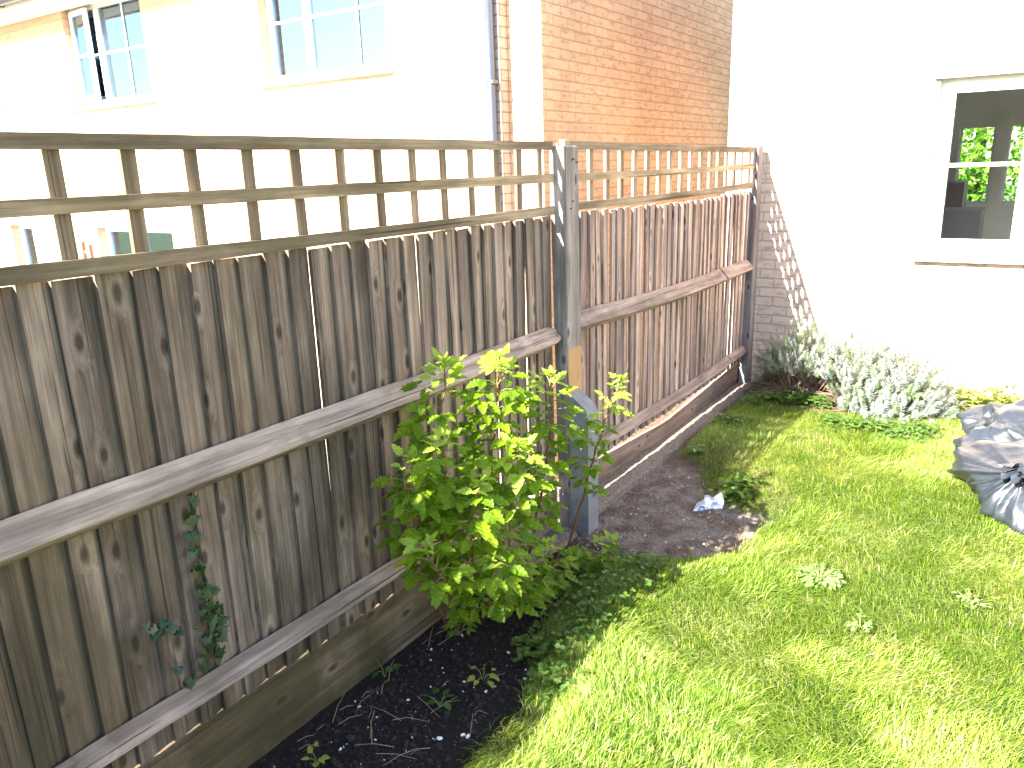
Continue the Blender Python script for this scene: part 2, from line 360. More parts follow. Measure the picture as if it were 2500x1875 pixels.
parts=[lawn(230000,.1,3.4,1.2,3.0,d_lawn,.046,1),lawn(290000,.1,3.2,3.0,6.0,d_lawn,.05,1)]
V=np.concatenate([p[0] for p in parts]); F=np.concatenate([parts[0][1],parts[1][1]+len(parts[0][0])])
print('blades',len(F)//5); tag(mesh('lawn_grass',V,F,GRASSB),'uneven sunlit green lawn of long tousled grass','grass',kind='stuff')
# ------------------------------------------------------------ fence
RAIL_MID=(.93,1.03); RAIL_LOW=(.345,.435)
def arris(y0,y1,zt,name,parent,mat=WR,seed=0,sc=1.0):
    n=40; V=[];F=[]
    prof=[(-.008,0),(-.004,.003),(.046,-.052),(.050,-.060),(.046,-.066),(-.004,-.098),(-.008,-.095)]; prof=[(a*sc-(1-sc)*.008,b*sc) for a,b in prof]; k=len(prof)
    for i in range(n+1):
        t=i/n; y=y0+(y1-y0)*t; tap=1-.35*max(0,1-min(t,1-t)*(y1-y0)/.07) 
        z=float(np.interp(y,[p[0] for p in zt],[p[1] for p in zt]))
        nz=vnoise(np.array([[y*5,seed],[y*11,seed+3.3]]),seed)
        for j,(a,b) in enumerate(prof):
            V.append((-.008+(a+.008)*tap+(.0025*nz[1] if j in(2,3,4) else 0),y,z-.05+(b+.05)*tap+.0025*nz[0]))
    for i in range(n):
        for j in range(k):
            a=i*k+j; b=i*k+(j+1)%k; F.append((a,b,b+k,a+k))
    F.append(tuple(range(k-1,-1,-1))); F.append(tuple(n*k+j for j in range(k)))
    return mesh(name,V,F,mat,parent)
def board(y0,y1,z0,z1,parent,lean=0.,gap=0.,bow=0.,xo=0.,seed=0,mt=None):
    """feather-edge board: thick left edge stands proud of the thin edge of the board before"""
    n=8; V=[]; r=random.Random(seed)
    tl,tr=r.uniform(-.002,.002),r.uniform(-.002,.002)
    for i in range(n+1):
        t=i/n; z=z0+(z1-z0)*t; dy=lean*t+bow*math.sin(math.pi*t)+.0012*math.sin(7*t+seed)
        dx=.003*math.sin(3.1*t+seed*1.7)+xo
        zz=[z,z,z,z,z]
        if i==n: zz=[z+tl,z+tl,z+tr,z+tr,z]
        ya,yb=y0+dy+gap*t*0,y1+dy-gap*(t*1.0)
        V+=[(-.023+dx,ya,zz[0]),(-.010+dx,ya+.001,zz[1]),(-.0165+dx,(ya+yb)/2,(zz[1]+zz[2])/2),(-.029+dx,yb,zz[2]),(-.034+dx,yb,zz[3])]
    F=[]
    for i in range(n):
        for j in range(5): a=i*5+j;b=i*5+(j+1)%5; F.append((a,b,b+5,a+5))
    F.append((4,3,2,1,0)); F.append(tuple(n*5+j for j in range(5)))
    return mesh('board',V,F,mt,parent)
# board edges of the near bay, read where the boards meet under the trellis
e1=[(32,690),(120,690),(231,670),(314,660),(382,650),(450,645),(520,635),(576,628),(644,620),(700,615),(753,610),(807,608),(852,605),(897,603),(940,600),(983,596)]
Y1=[at(a,b,0,-.015)[1] for a,b in e1]
print('board pitch',np.round(np.diff(Y1),3))
p0=float(np.mean(np.diff(Y1)))
EDGES1=list(Y1)
while EDGES1[-1]<2.90: EDGES1.append(EDGES1[-1]+p0*random.uniform(.85,1.1))
while EDGES1[0]>.47: EDGES1.insert(0,EDGES1[0]-p0*random.uniform(.9,1.1))
EDGES2=[3.03]
while EDGES2[-1]<5.53: EDGES2.append(EDGES2[-1]+random.choice([.062,.07,.076,.08,.09]))
EDGES0=[-2.05]
while EDGES0[-1]<.36: EDGES0.append(EDGES0[-1]+random.uniform(.09,.11))
YK=(.5,2.0,3.3,4.25,5.5)
def bay(edges,label,zb,zt,gaps,leans,rails,gb,seed):
    y0,y1=edges[0],edges[-1]; t=thing('closeboard_fence_panel',(0,(y0+y1)/2,0),label,'fence panel','closeboard fence panels between the posts')
    for i in range(len(edges)-1):
        g=gaps.get(i,0.); r=random.Random(seed*100+i)
        w=edges[i+1]-edges[i]
        zb_=zb(edges[i]) if callable(zb) else zb
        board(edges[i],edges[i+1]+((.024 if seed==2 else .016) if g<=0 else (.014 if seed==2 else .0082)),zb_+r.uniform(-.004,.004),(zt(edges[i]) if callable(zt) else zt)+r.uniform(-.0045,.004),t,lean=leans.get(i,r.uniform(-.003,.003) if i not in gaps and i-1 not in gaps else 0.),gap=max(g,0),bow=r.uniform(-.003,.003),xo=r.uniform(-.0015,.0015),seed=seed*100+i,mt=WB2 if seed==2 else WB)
    for k,zr in enumerate(rails): arris(y0-.0,y1-.005,zr,'arris_rail',t,seed=seed*10+k,sc=(1.0,.74)[k])
    for (za,zc,x0,x1,mt,nm) in gb:
        n=24; V=[];F=[]
        for i in range(n+1):
            y=y0+(y1-y0)*i/n; nz=.002*math.sin(y*3+seed); a=float(np.interp(y,YK,za)); c=float(np.interp(y,YK,zc))
            V+=[(x0,y,a),(x1,y,a),(x1+nz*.3,y,c+nz),(x0,y,c+nz)]
        for i in range(n):
            for j in range(4): a=i*4+j;b=i*4+(j+1)%4; F.append((a,a+4,b+4,b))
        F.append((0,1,2,3)); F.append((n*4+3,n*4+2,n*4+1,n*4))
        mesh(nm,V,F,mt,t)
    return t
zb2=lambda y: float(np.interp(y,(3.3,4.25,5.2,5.5),(.252,.250,.275,.272)))
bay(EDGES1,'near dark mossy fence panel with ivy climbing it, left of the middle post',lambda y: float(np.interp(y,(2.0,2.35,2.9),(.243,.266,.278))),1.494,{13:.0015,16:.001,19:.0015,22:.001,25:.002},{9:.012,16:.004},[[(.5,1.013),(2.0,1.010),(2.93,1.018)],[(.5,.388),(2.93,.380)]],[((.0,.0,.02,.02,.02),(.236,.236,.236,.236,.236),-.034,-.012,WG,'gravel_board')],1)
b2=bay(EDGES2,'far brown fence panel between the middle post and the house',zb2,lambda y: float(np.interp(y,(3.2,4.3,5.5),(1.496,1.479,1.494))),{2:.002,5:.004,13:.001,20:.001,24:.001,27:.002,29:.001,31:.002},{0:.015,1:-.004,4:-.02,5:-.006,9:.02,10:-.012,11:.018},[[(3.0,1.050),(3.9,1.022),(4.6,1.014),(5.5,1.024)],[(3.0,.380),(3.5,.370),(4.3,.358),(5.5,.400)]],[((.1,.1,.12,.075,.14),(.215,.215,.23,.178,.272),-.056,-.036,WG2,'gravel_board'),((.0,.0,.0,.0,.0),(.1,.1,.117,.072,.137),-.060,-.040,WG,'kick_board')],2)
bay(EDGES0,'fence panel behind the viewer that shades the near bed',.243,1.498,{4:.01},{},[[(-3,1.012),(1,1.012)],[(-3,.388),(1,.388)]],[((.0,)*5,(.236,)*5,-.034,-.012,WG,'gravel_board')],3)
def trellis(y0,y1,ztops,slats,label,sag=(0,0,0),dz=(0,0,0),sh=(.034,.035,.036),bottomext=.012,seed=0,bow=None):
    t=thing('trellis_panel',(0,(y0+y1)/2,1.5),label,'trellis','trellis panels topping the fence')
    zf=[]
    for k,(zt,s,d,h) in enumerate(zip(ztops,sag,dz,sh)):
        n=26; V=[];F=[]
        f=(lambda zt,s,d: lambda y: zt-s*4*((y-y0)/(y1-y0))*(1-(y-y0)/(y1-y0))+d*(y-y0)/(y1-y0))(zt,s,d); zf.append(f)
        for i in range(n+1):
            y=y0+(y1-y0)*i/n; z=f(y); r=vnoise(np.array([[y*9,k+seed*3.]]),k)[0]*.0012; xx=.002*math.sin(y*2+k)
            V+=[(-.007+xx,y,z-h+r),(.008+xx,y,z-h+r),(.008+xx,y,z-r),(-.007+xx,y,z-r)]
        for i in range(n):
            for j in range(4): a=i*4+j;b=i*4+(j+1)%4; F.append((a,a+4,b+4,b))
        F.append((0,1,2,3)); F.append((n*4+3,n*4+2,n*4+1,n*4))
        mesh('rail',V,F,WT,t)
    for i,y in enumerate(slats):
        r=random.Random(seed*50+i); hw=.0185; l=r.uniform(-.003,.003)
        V,F=box(-.0205,-.0075,-hw,hw,0,1,0)
        V=np.array(V); z0=zf[2](y)-.036-r.uniform(0,bottomext)*0; z1=zf[0](y)-.004
        V[:,2]=z0+V[:,2]*(z1-z0); V[:,1]+=y+l*(V[:,2]-z0)/(z1-z0)
        mesh('slat',V,F,WTZ,t)
    return t
sl1=[at(a,345,0,-.02)[1] for a in (113,298,452,590,711,818,913,996,1072,1140,1204,1259,1310,1361)]
SK=.0165
def skewed(px,py):
    y=4.
    for _ in range(6): y=at(px,py,0,-.014+SK*(y-3.05))[1]
    return y
sl2=[skewed(a,365) for a in (1441,1481,1516,1549,1580,1609,1636,1663,1687,1711,1734,1754,1774,1794,1812,1830,1847)]
print('slats',np.round(sl1[:2],2),sl1[-1],sl2[0],sl2[-1])
d1=sl1[1]-sl1[0]
trellis(.47,2.925,(1.800,1.668,1.537),[sl1[0]-d1]+sl1,'mossy trellis panel on top of the near fence, left of the middle post',(0,0,.004),(0,.002,-.0),seed=1)
tr2=trellis(3.055,5.56,(1.803,1.668,1.546),[s for s in sl2 if s<5.55],'sagging trellis panel on top of the far fence, next to the house',(.002,.004,.010),(-.020,.008,.006),seed=2)
for o in (b2,tr2): o.rotation_euler.z=-SK; o.location.x+=SK*(o.location.y-3.05)
trellis(-2.05,.36,(1.800,1.668,1.537),list(np.arange(-1.95,.3,.163)),'trellis panel on the fence beside the viewer that casts the lattice shade',seed=3)
# posts
def post(y0,y1,x0,x1,zt,label,mat,lean=0.,cuts=None):
    t=thing('fence_post',((x0+x1)/2,(y0+y1)/2,0),label,'fence post','wooden fence posts')
    V,F=box(x0,x1,y0,y1,-.3,zt,.004); V=np.array(V); V[:,1]+=lean*(V[:,2]/zt)
    mesh('shaft',V,F,mat,t)
    return t
NAIL=plain('rusty_nail',(.06,.035,.03),.6,Metallic=.5)
mp=post(2.975,3.100,-.020,.052,1.782,'middle fence post, grey above and orange brown below, with nails in it',WPN,lean=-.040)
for px,py in ((1349+0+48,390),(1399,388),(1407,396),(1398,491),(1393,509)):
    c=at(px,py,0,.053); V,F=tube([c-np.array([.002,0,0]),c+np.array([.006,.0,0])],[.0026,.003],8); mesh('nail',V,F,NAIL,mp)
# pale offcut sitting on the post top, end of the far top rail
V,F=box(-.008,.020,3.0,3.05,1.7825,1.808,.001); mesh('rail_end_block',V,F,WT,mp)
post(5.565,5.66,-.02,.072,1.795,'end fence post standing against the beige house wall',WP)
post(.365,.465,-.020,.075,1.79,'fence post beside the viewer at the near end of the fence',WP)
# concrete spur
m=M('grey_concrete'); g=m.n('TexCoord').outputs['Object']; c=m.ramp(m.noise(g,14,6,.6),[(.3,(.15,.155,.165)),(.7,(.24,.245,.25))])
c=m.mix(m.ramp(m.noise(g,160,3,.7),[(.6,0.0),(.72,.5)]),c,(.12,.12,.12)); CONC=m.end(m.pr(c,.85,m.noise(g,120,5,.7),.35,.003))
sp=thing('concrete_spur',(.13,2.98,0),'grey concrete repair spur bolted to the middle post behind the raspberry','post spur')
s0,s1=2.956,3.055; x0,x1=.056,.150
prof=[(x0,-.3),(x1,-.3),(x1,.60),(x1-.012,.635),(x1-.035,.655),(x0,.70)]
V=[(a,s0,b) for a,b in prof]+[(a,s1,b) for a,b in prof]; k=len(prof)
F=[tuple(range(k)),tuple(range(2*k-1,k-1,-1))]+[(i,i+k,(i+1)%k+k,(i+1)%k) for i in range(k)]
mesh('shaft',V,F,CONC,sp)
STEEL=plain('zinc_steel',(.55,.56,.58),.35,Metallic=1.0)
c=at(1453,1198,0,x1)
V,F=box(x1,x1+.004,c[1]-.022,c[1]+.022,c[2]-.022,c[2]+.022,.001); mesh('washer_plate',V,F,STEEL,sp)
V,F=tube([c+np.array([.003,0,0]),c+np.array([.017,0,0])],[.012,.012],6); mesh('bolt',V,F,STEEL,sp)
# end post base spur
sp2=thing('concrete_spur',(.02,5.53,0),'small concrete stub at the foot of the end fence post','post spur')
V,F=box(.012,.060,5.535,5.562,-.1,.235,.004); mesh('shaft',V,F,CONC,sp2)
# concrete strip under the fence
m=M('pebbly_concrete'); g=m.n('NewGeometry').outputs['Position']; vo=m.n('TexVoronoi',{'Vector':g,'Scale':75.0}); 
c=m.mix(.55,m.ramp(m.noise(g,30,5,.7),[(.3,(.11,.08,.062)),(.7,(.25,.19,.155))]),m.ramp(vo.outputs['Distance'],[(.1,(.30,.25,.21)),(.6,(.11,.085,.07))]))
PEB=m.end(m.pr(c,.9,m.math('SUBTRACT',1.0,vo.outputs['Distance']),.8,.008))
def strip(y0,y1,label,w=.15,seed=0):
    n=60; V=[];F=[]
    for i in range(n+1):
        y=y0+(y1-y0)*i/n; a=vnoise(np.array([[y*6,seed]]),seed)[0]*.012; b=vnoise(np.array([[y*15,seed+5]]),seed)[0]*.006
        e=float(np.interp(y,(2,2.9,3.1,3.4,4.2,5.6),(.03,.045,.07,.085,.085,.115))); V+=[(-.03,y,-.1),(-.03,y,e+b),(w*.5,y,e+.002+b*.5),(w+a-.012,y,e-.006+b),(w+a,y,e-.02),(w+a+.02,y,-.06)]
    for i in range(n):
        for j in range(6): q=i*6+j;r=i*6+(j+1)%6; F.append((q,r,r+6,q+6))
    F.append((5,4,3,2,1,0)); F.append(tuple(n*6+j for j in range(6)))
    return tag(mesh('concrete_footing',V,F,PEB),label,'footing')
strip(3.06,5.62,'pebbly concrete strip at the foot of the far fence panel',.105,1)
strip(2.28,2.93,'short pebbly concrete strip beside the spur, left of the middle post',.10,2)
# ------------------------------------------------------------ houses
def wall_y(xa,xb,za,zb,yf,th,ops):
    """wall facing -Y with window openings (x0,x1,z0,z1)"""
    xs=sorted({xa,xb,*[o[0] for o in ops],*[o[1] for o in ops]}); zs=sorted({za,zb,*[o[2] for o in ops],*[o[3] for o in ops]})
    V=[];F=[]
    def q(*p): n=len(V); V.extend(p); F.append((n,n+1,n+2,n+3))
    for i in range(len(xs)-1):
        for j in range(len(zs)-1):
            a,b,c,d=xs[i],xs[i+1],zs[j],zs[j+1]; mx,mz=(a+b)/2,(c+d)/2
            if any(o[0]<mx<o[1] and o[2]<mz<o[3] for o in ops): continue
            q((a,yf,c),(b,yf,c),(b,yf,d),(a,yf,d)); q((b,yf+th,c),(a,yf+th,c),(a,yf+th,d),(b,yf+th,d))
    for a,b,c,d in ops+[(xb,xa,zb,za)]:
        q((a,yf,c),(a,yf,d),(a,yf+th,d),(a,yf+th,c)); q((b,yf,d),(b,yf,c),(b,yf+th,c),(b,yf+th,d))
        q((b,yf,c),(a,yf,c),(a,yf+th,c),(b,yf+th,c)); q((a,yf,d),(b,yf,d),(b,yf+th,d),(a,yf+th,d))
    return np.array(V,float),F
def window(root,op,yf,bars,rec=.09,fw=.055,glassm=None,mull=(),sill=True,bz=(),sash=True):
    """window part: frame with pane, glazing bars and sill as sub-parts"""
    x0,x1,z0,z1=op; y=yf+rec; P=[]
    P+= [box(x0,x0+fw,y,y+.06,z0,z1),box(x1-fw,x1,y,y+.06,z0,z1),box(x0+fw,x1-fw,y,y+.06,z0,z0+fw),box(x0+fw,x1-fw,y,y+.06,z1-fw,z1)]
    for mx in mull: P.append(box(mx-.035,mx+.035,y-.004,y+.056,z0+fw,z1-fw))
    V,F=join(P); fr=mesh('window',V,F,WHITE,root)
    V,F=box(x0+fw-.005,x1-fw+.005,y+.025,y+.033,z0+fw-.005,z1-fw+.005); mesh('pane',V,F,glassm or GLASS,fr)
    B=[box(a-.011,a+.011,y+.012,y+.022,z0+fw,z1-fw) for a in bars]+[box(x0+fw,x1-fw,y+.010,y+.0235,b-.011,b+.011) for b in bz]
    if B: V,F=join(B); mesh('glazing_bars',V,F,WHITE,fr)
    if sill: V,F=box(x0-.05,x1+.05,yf-.05,y-.001,z0-.05,z0-.002,.004); mesh('sill',V,F,STONE,fr)
    return fr
# own house
own=thing('brick_house',(3.0,6.0,0),'beige brick house with one white window, behind the lavender','house')
W1=(1.118,2.35,1.085,2.145)
V,F=wall_y(-.203,8,-.2,3.3,5.72,.28,[W1]); mesh('wall',V,F,BR_OWN,own)
RA,RB,RZ=(1.0,1.27),(1.40,2.2),(1.25,1.93)
RW=wall_y(-.203,8,-.2,3.3,8.70,.25,[(*RA,*RZ),(*RB,*RZ)])
V,F=join([RW,box(-.203,-.05,6.0,8.70,-.2,3.3),box(7.7,8,6.0,8.70,-.2,3.3)]); mesh('outer_walls',V,F,BR_OWN,own)
V,F=join([box(-.4,8.3,6.3,9.2,3.3,3.45)]); mesh('roof',V,F,ROOFM,own)
ROOM=plain('interior_plaster',(.86,.83,.80),.9)
IW=wall_y(-.04,7.69,.0,3.2,8.66,.035,[(*RA,*RZ),(*RB,*RZ)])
V,F=join([box(-.04,7.69,6.005,8.655,.0,.05),box(-.04,7.69,6.005,8.655,3.2,3.29),box(-.045,-.02,6.005,8.655,.05,3.2),IW]); mesh('interior',V,F,ROOM,own)
fr=window(own,W1,5.72,[],rec=.05,fw=.085,glassm=GLASS_OWN,mull=(1.625,),bz=(1.630,))
V,F=join([box(1.285,1.375,8.63,8.657,1.2,2.0)]); mesh('rear_window_frame',V,F,ROOM,own)
DK=plain('dark_furniture',(.34,.27,.27),.6)
V,F=join([box(1.05,1.35,6.9,7.4,.05,1.28),box(.7,1.12,8.2,8.6,.05,1.45)]); mesh('cupboard',V,F,DK,own)
V,F=box(1.085,2.40,5.690,5.72-.001,2.145,2.175); mesh('lintel',V,F,STONE,own)
# neighbour house
XS=-1.735; YA=5.10; YB=5.215; XC=-1.44
nb=thing('neighbour_house',(-6,5.5,-.95),'tall brick neighbour house with white windows and a grey downpipe beyond the fence','house')
WN1=(-7.60,-6.11,2.52,3.56); WN2=(-4.34,-2.83,2.52,3.56); WN3=(-9.74,-9.18,-.1,1.17); WN4=(-7.62,-6.12,-.88,1.17); WN5=(-11.2,-9.42,2.66,3.56)
V,F=wall_y(-13,XS-.11,-.95,3.70,YA,.3,[WN1,WN2,WN3,WN4,WN5]); mesh('front_wall',V,F,BR_NBA,nb)
V,F=join([box(XS-.109,XS,YA,YB+.3,-.95,3.70)]); mesh('corner_pier',V,F,BR_PIER,nb)
V,F=box(XS+.001,XC,YB+.03,YB+.3,-.95,3.70); 
V,F=join([box(XS+.001,XC,YB,YB+.3,-.95,3.9),box(XC-.3,XC,YB+.3,12,-.95,3.9)]); mesh('gable_wall',V,F,BR_NB,nb)
V,F=join([box(-13,-12.7,5.4,12,-.95,3.7),box(-13,XC,12,12.3,-.95,3.7)]); mesh('rear_walls',V,F,BR_NBA,nb)
w1=window(nb,WN1,YA,[-6.62],rec=.10,mull=(-7.10,),bz=(3.045,))
w2=window(nb,WN2,YA,[-3.24],rec=.10,mull=(-3.83,),bz=(3.02,))
window(nb,WN3,YA,[],rec=.10,sill=False); window(nb,WN4,YA,[],rec=.10,mull=(-6.87,),sill=False); window(nb,WN5,YA,[],rec=.10,mull=(-10.3,))
# open casement of the upper left window, swung outwards from its left jamb
ca=math.radians(6); cx,cy=-7.545,YA+.095
def rot(V):
    V=np.array(V); x=V[:,0]-cx; y=V[:,1]-cy; V[:,0]=cx+x*math.cos(ca)+y*math.sin(ca); V[:,1]=cy-x*math.sin(ca)+y*math.cos(ca); return V
P=[box(cx,cx+.045,cy-.045,cy-.005,2.575,3.505),box(cx+.345,cx+.39,cy-.045,cy-.005,2.575,3.505),box(cx+.045,cx+.345,cy-.045,cy-.005,2.575,2.625),box(cx+.045,cx+.345,cy-.045,cy-.005,3.455,3.505),box(cx+.045,cx+.345,cy-.038,cy-.012,3.03,3.055)]
V,F=join(P); s=mesh('open_sash',rot(V),F,WHITE,w1); 
V,F=box(cx+.04,cx+.35,cy-.028,cy-.02,2.62,3.46); mesh('sash_pane',rot(V),F,GLASS,nb)
# eaves
V,F=join([box(-13.2,XS+.1,4.84,5.099,3.52,3.545)]); mesh('soffit',V,F,SOFF,nb)
V,F=join([box(-13.2,XS+.1,4.815,4.838,3.50,3.70)]); mesh('fascia',V,F,SOFF,nb)
n=10; V=[];F=[]
for x in (-13.2,XS+.1):
    for i in range(n+1):
        a=math.pi*i/n; V.append((x,4.755-.06*math.cos(a),3.66-.06*math.sin(a)))
    for i in range(n+1):
        a=math.pi*(n-i)/n; V.append((x,4.755-.055*math.cos(a),3.66-.055*math.sin(a)))
k=2*(n+1); F=[(i,(i+1)%k,(i+1)%k+k,i+k) for i in range(k)]; g_=mesh('gutter',V,F,GUT,nb,smooth=True)
for xx in (-12,-11,-9.99,-9.0,-8.2,-7.2,-6.2,-5.2):
    V,F=tube([(xx,4.815,3.67),(xx,4.80,3.60),(xx,4.755,3.592),(xx,4.70,3.61),(xx,4.688,3.665)],.007,6); mesh('gutter_bracket',V,F,GUT,g_)
V=[(-13.2,4.74,3.70),(XC+.2,4.74,3.70),(XC+.2,8.5,5.9),(-13.2,8.5,5.9),(-13.2,12.4,3.7),(XC+.2,12.4,3.7)]
F=[(0,1,2,3),(3,2,5,4)]; V=np.array(V); V2=V+[0,0,.08]; V=np.concatenate([V,V2]); F=F+[(9,8,7,6),(10,11,8,9),(0,6,7,1),(0,3,9,6),(3,4,10,9),(1,7,8,2),(2,8,11,5),(4,5,11,10)]
mesh('roof',V,F,ROOFM,nb)
V,F=tube([(XS-.052,YA-.045,-.9),(XS-.052,YA-.045,1.2),(XS-.052,YA-.045,3.5)],.034,20); dp=mesh('downpipe',V,F,PIPE,nb,smooth=True)
for z in (.6,2.3): V,F=box(XS-.095,XS-.009,YA-.075,YA-.001,z,z+.03,.003); mesh('pipe_clip',V,F,PIPE,dp)
# things in the neighbour's garden seen through the trellis
DKW=plain('brown_timber',(.20,.12,.07),.7)
gp=thing('plant_support',(-6.9,4.2,-.9),'brown wooden plant support glimpsed through the trellis by the neighbour house','plant support')
a=at(200,590,1,4.2); b=at(218,597,1,4.2)
V,F=box(a[0]-.02,a[0]+.02,4.18,4.22,-.9,a[2],.003); mesh('upright',V,F,DKW,gp)
V,F=box(b[0]-.02,b[0]+.02,4.18,4.22,-.9,b[2],.003); mesh('upright',V,F,DKW,gp)
V,F=box(a[0]+.02,b[0]-.02,4.19,4.21,b[2]-.09,b[2]-.06,.002); mesh('crossbar',V,F,DKW,gp)
# ------------------------------------------------------------ leaves
def leaflet(n=9,teeth=True,wid=.34,pleat=.02,fold=.10,curl=.12):
    V=[];F=[]
    for i in range(n+1):
        t=i/n; w=wid*math.sin(math.pi*min(1,t**.75))**.8*(1-.25*t) if 0<t<1 else 0.0
        if teeth and 0<t<1: w*=1.0 if i%2 else .80
        zz=-curl*t*t+(pleat if i%2 else -pleat)*(1 if 0<t<1 else 0)
        V+=[(t,0,-curl*t*t+0)] if w==0 else [(t+.03*(1 if teeth and i%2 else 0),-w,zz+fold*w*2),(t,0,-curl*t*t),(t+.03*(1 if teeth and i%2 else 0),w,zz+fold*w*2)]
    # index
    idx=[0]; k=1
    for i in range(1,n): idx.append(k); k+=3
    idx.append(k)
    F.append((0,1+1,1)); F.append((0,3,2))
    for i in range(1,n-1):
        a=idx[i]; b=idx[i+1]; F+=[(a,a+1,b+1),(a,b+1,b),(a+1,a+2,b+2),(a+1,b+2,b+1)]
    a=idx[n-1]; e=idx[n]; F+=[(a,a+1,e),(a+1,a+2,e)]
    return np.array(V,float),np.array(F)
def scatter(tv,tf,pos,xdir,nrm,size):
    """copies of a template: x along xdir, z along nrm"""
    x=xdir/(np.linalg.norm(xdir,axis=1)[:,None]+1e-9); z=nrm-x*(np.sum(nrm*x,1))[:,None]; z/=np.linalg.norm(z,axis=1)[:,None]+1e-9
    y=np.cross(z,x); n=len(pos)
    V=pos[:,None,:]+size[:,None,None]*(tv[None,:,0:1]*x[:,None]+tv[None,:,1:2]*y[:,None]+tv[None,:,2:3]*z[:,None])
    F=(np.arange(n)[:,None,None]*len(tv)+tf[None]).reshape(-1,tf.shape[1])
    return V.reshape(-1,3),F
RASP=leafmat('raspberry_leaf',(.090,.165,.006),(.20,.30,.012),.52,.5,.35)
RASPY=leafmat('young_raspberry_leaf',(.22,.34,.03),(.38,.46,.07),.5,.5,.35)
CANE=plain('raspberry_cane',(.17,.065,.03),.6); CANEG=plain('green_cane',(.20,.22,.06),.6)
LT=leaflet(wid=.31)
def cane(root,pts,r0=.006,nleaf=16,size=.06,start=.25,young=.2,mat=None,spread=1.0,seed=0):
    r=np.random.default_rng(100+seed); pts=np.array(pts,float)
    tt=np.linspace(0,1,len(pts)); T=np.linspace(0,1,18)
    # smooth curve
    C=np.stack([np.interp(T,tt,pts[:,k]) for k in range(3)],1)
    for _ in range(3): C[1:-1]=(C[:-2]+2*C[1:-1]+C[2:])/4
    C[1:-1]+=r.normal(0,.004,(16,3))
    V,F=tube(C,np.linspace(r0,r0*.35,18),7); co=mesh('cane',V,F,mat or CANE,root,smooth=True)
    pos=[];xd=[];nr=[];sz=[]; yg=[]; pet=[]
    for i in range(nleaf):
        t=start+(1-start)*(i+.5*r.random())/nleaf; t=min(t,.995); c=np.array([np.interp(t,T,C[:,k]) for k in range(3)])
        az=i*2.4+r.normal(0,.4); out=np.array([math.cos(az),math.sin(az),0]); 
        top=(t-.8)/.2 if t>.8 else 0
        s=size*(1-.55*top)*r.uniform(.75,1.2); up=.35+1.3*top
        L=s*r.uniform(.7,1.3)*spread
        tip=c+(out+np.array([0,0,up]))/math.hypot(1,up)*L
        if tip[0]<.035: tip[0]=.035+.05*r.random(); 
        pet.append(tube([c,(c+tip)/2+[0,0,.006],tip],[.0014,.001,.0009],4))
        nl=3 if r.random()<.5 else 5
        d0=tip-c; d0/=np.linalg.norm(d0); d0=d0+np.array([0,0,-.45+.7*top]); 
        sidev=np.cross(d0,[0,0,1]); sidev/=np.linalg.norm(sidev)+1e-9
        for k in range(nl):
            a=(0,.95,-.95,1.75,-1.75)[k]; base=tip if k<3 else c*.25+tip*.75
            d=math.cos(a)*d0+math.sin(a)*sidev+r.normal(0,.12,3)+np.array([0,0,-.15])
            pos.append(base+ (d/np.linalg.norm(d))*s*.08); xd.append(d); nr.append(np.array([r.normal(.25,.3),r.normal(-.15,.3),1.0])); sz.append(s*(1.15 if k==0 else .88)*r.uniform(.85,1.15)); yg.append(t>1-young)
    # young tuft at the tip
    for k in range(9):
        az=k*2.1; d=np.array([math.cos(az)*.6,math.sin(az)*.6,1.1])+r.normal(0,.2,3); pos.append(C[-1]); xd.append(d); nr.append(np.array([-d[0],-d[1],.5])); sz.append(size*r.uniform(.4,.75)); yg.append(True)
    pos,xd,nr,sz,yg=map(np.array,(pos,xd,nr,sz,yg)); 
    # leaves never pass through the fence
    tipx=pos[:,0]+xd[:,0]/np.linalg.norm(xd,axis=1)*sz; fix=tipx<.02; xd[fix,0]=np.abs(xd[fix,0])*.3
    V,F=scatter(LT[0],LT[1],pos,xd,nr,sz); mi=list(np.repeat(yg.astype(int),len(LT[1]))); V2,F2=join(pet)
    mesh('foliage',np.concatenate([V,V2]),[tuple(f) for f in F]+[tuple(i+len(V) for i in f) for f in F2],None,co,mats=[RASP,RASPY,CANEG],midx=mi+[2]*len(F2))
def G(px,py): p=at(px,py,2,0.0); return p
ra=thing('raspberry_bush',(.15,2.35,0),'leafy green raspberry bush growing in front of the middle post','bush')
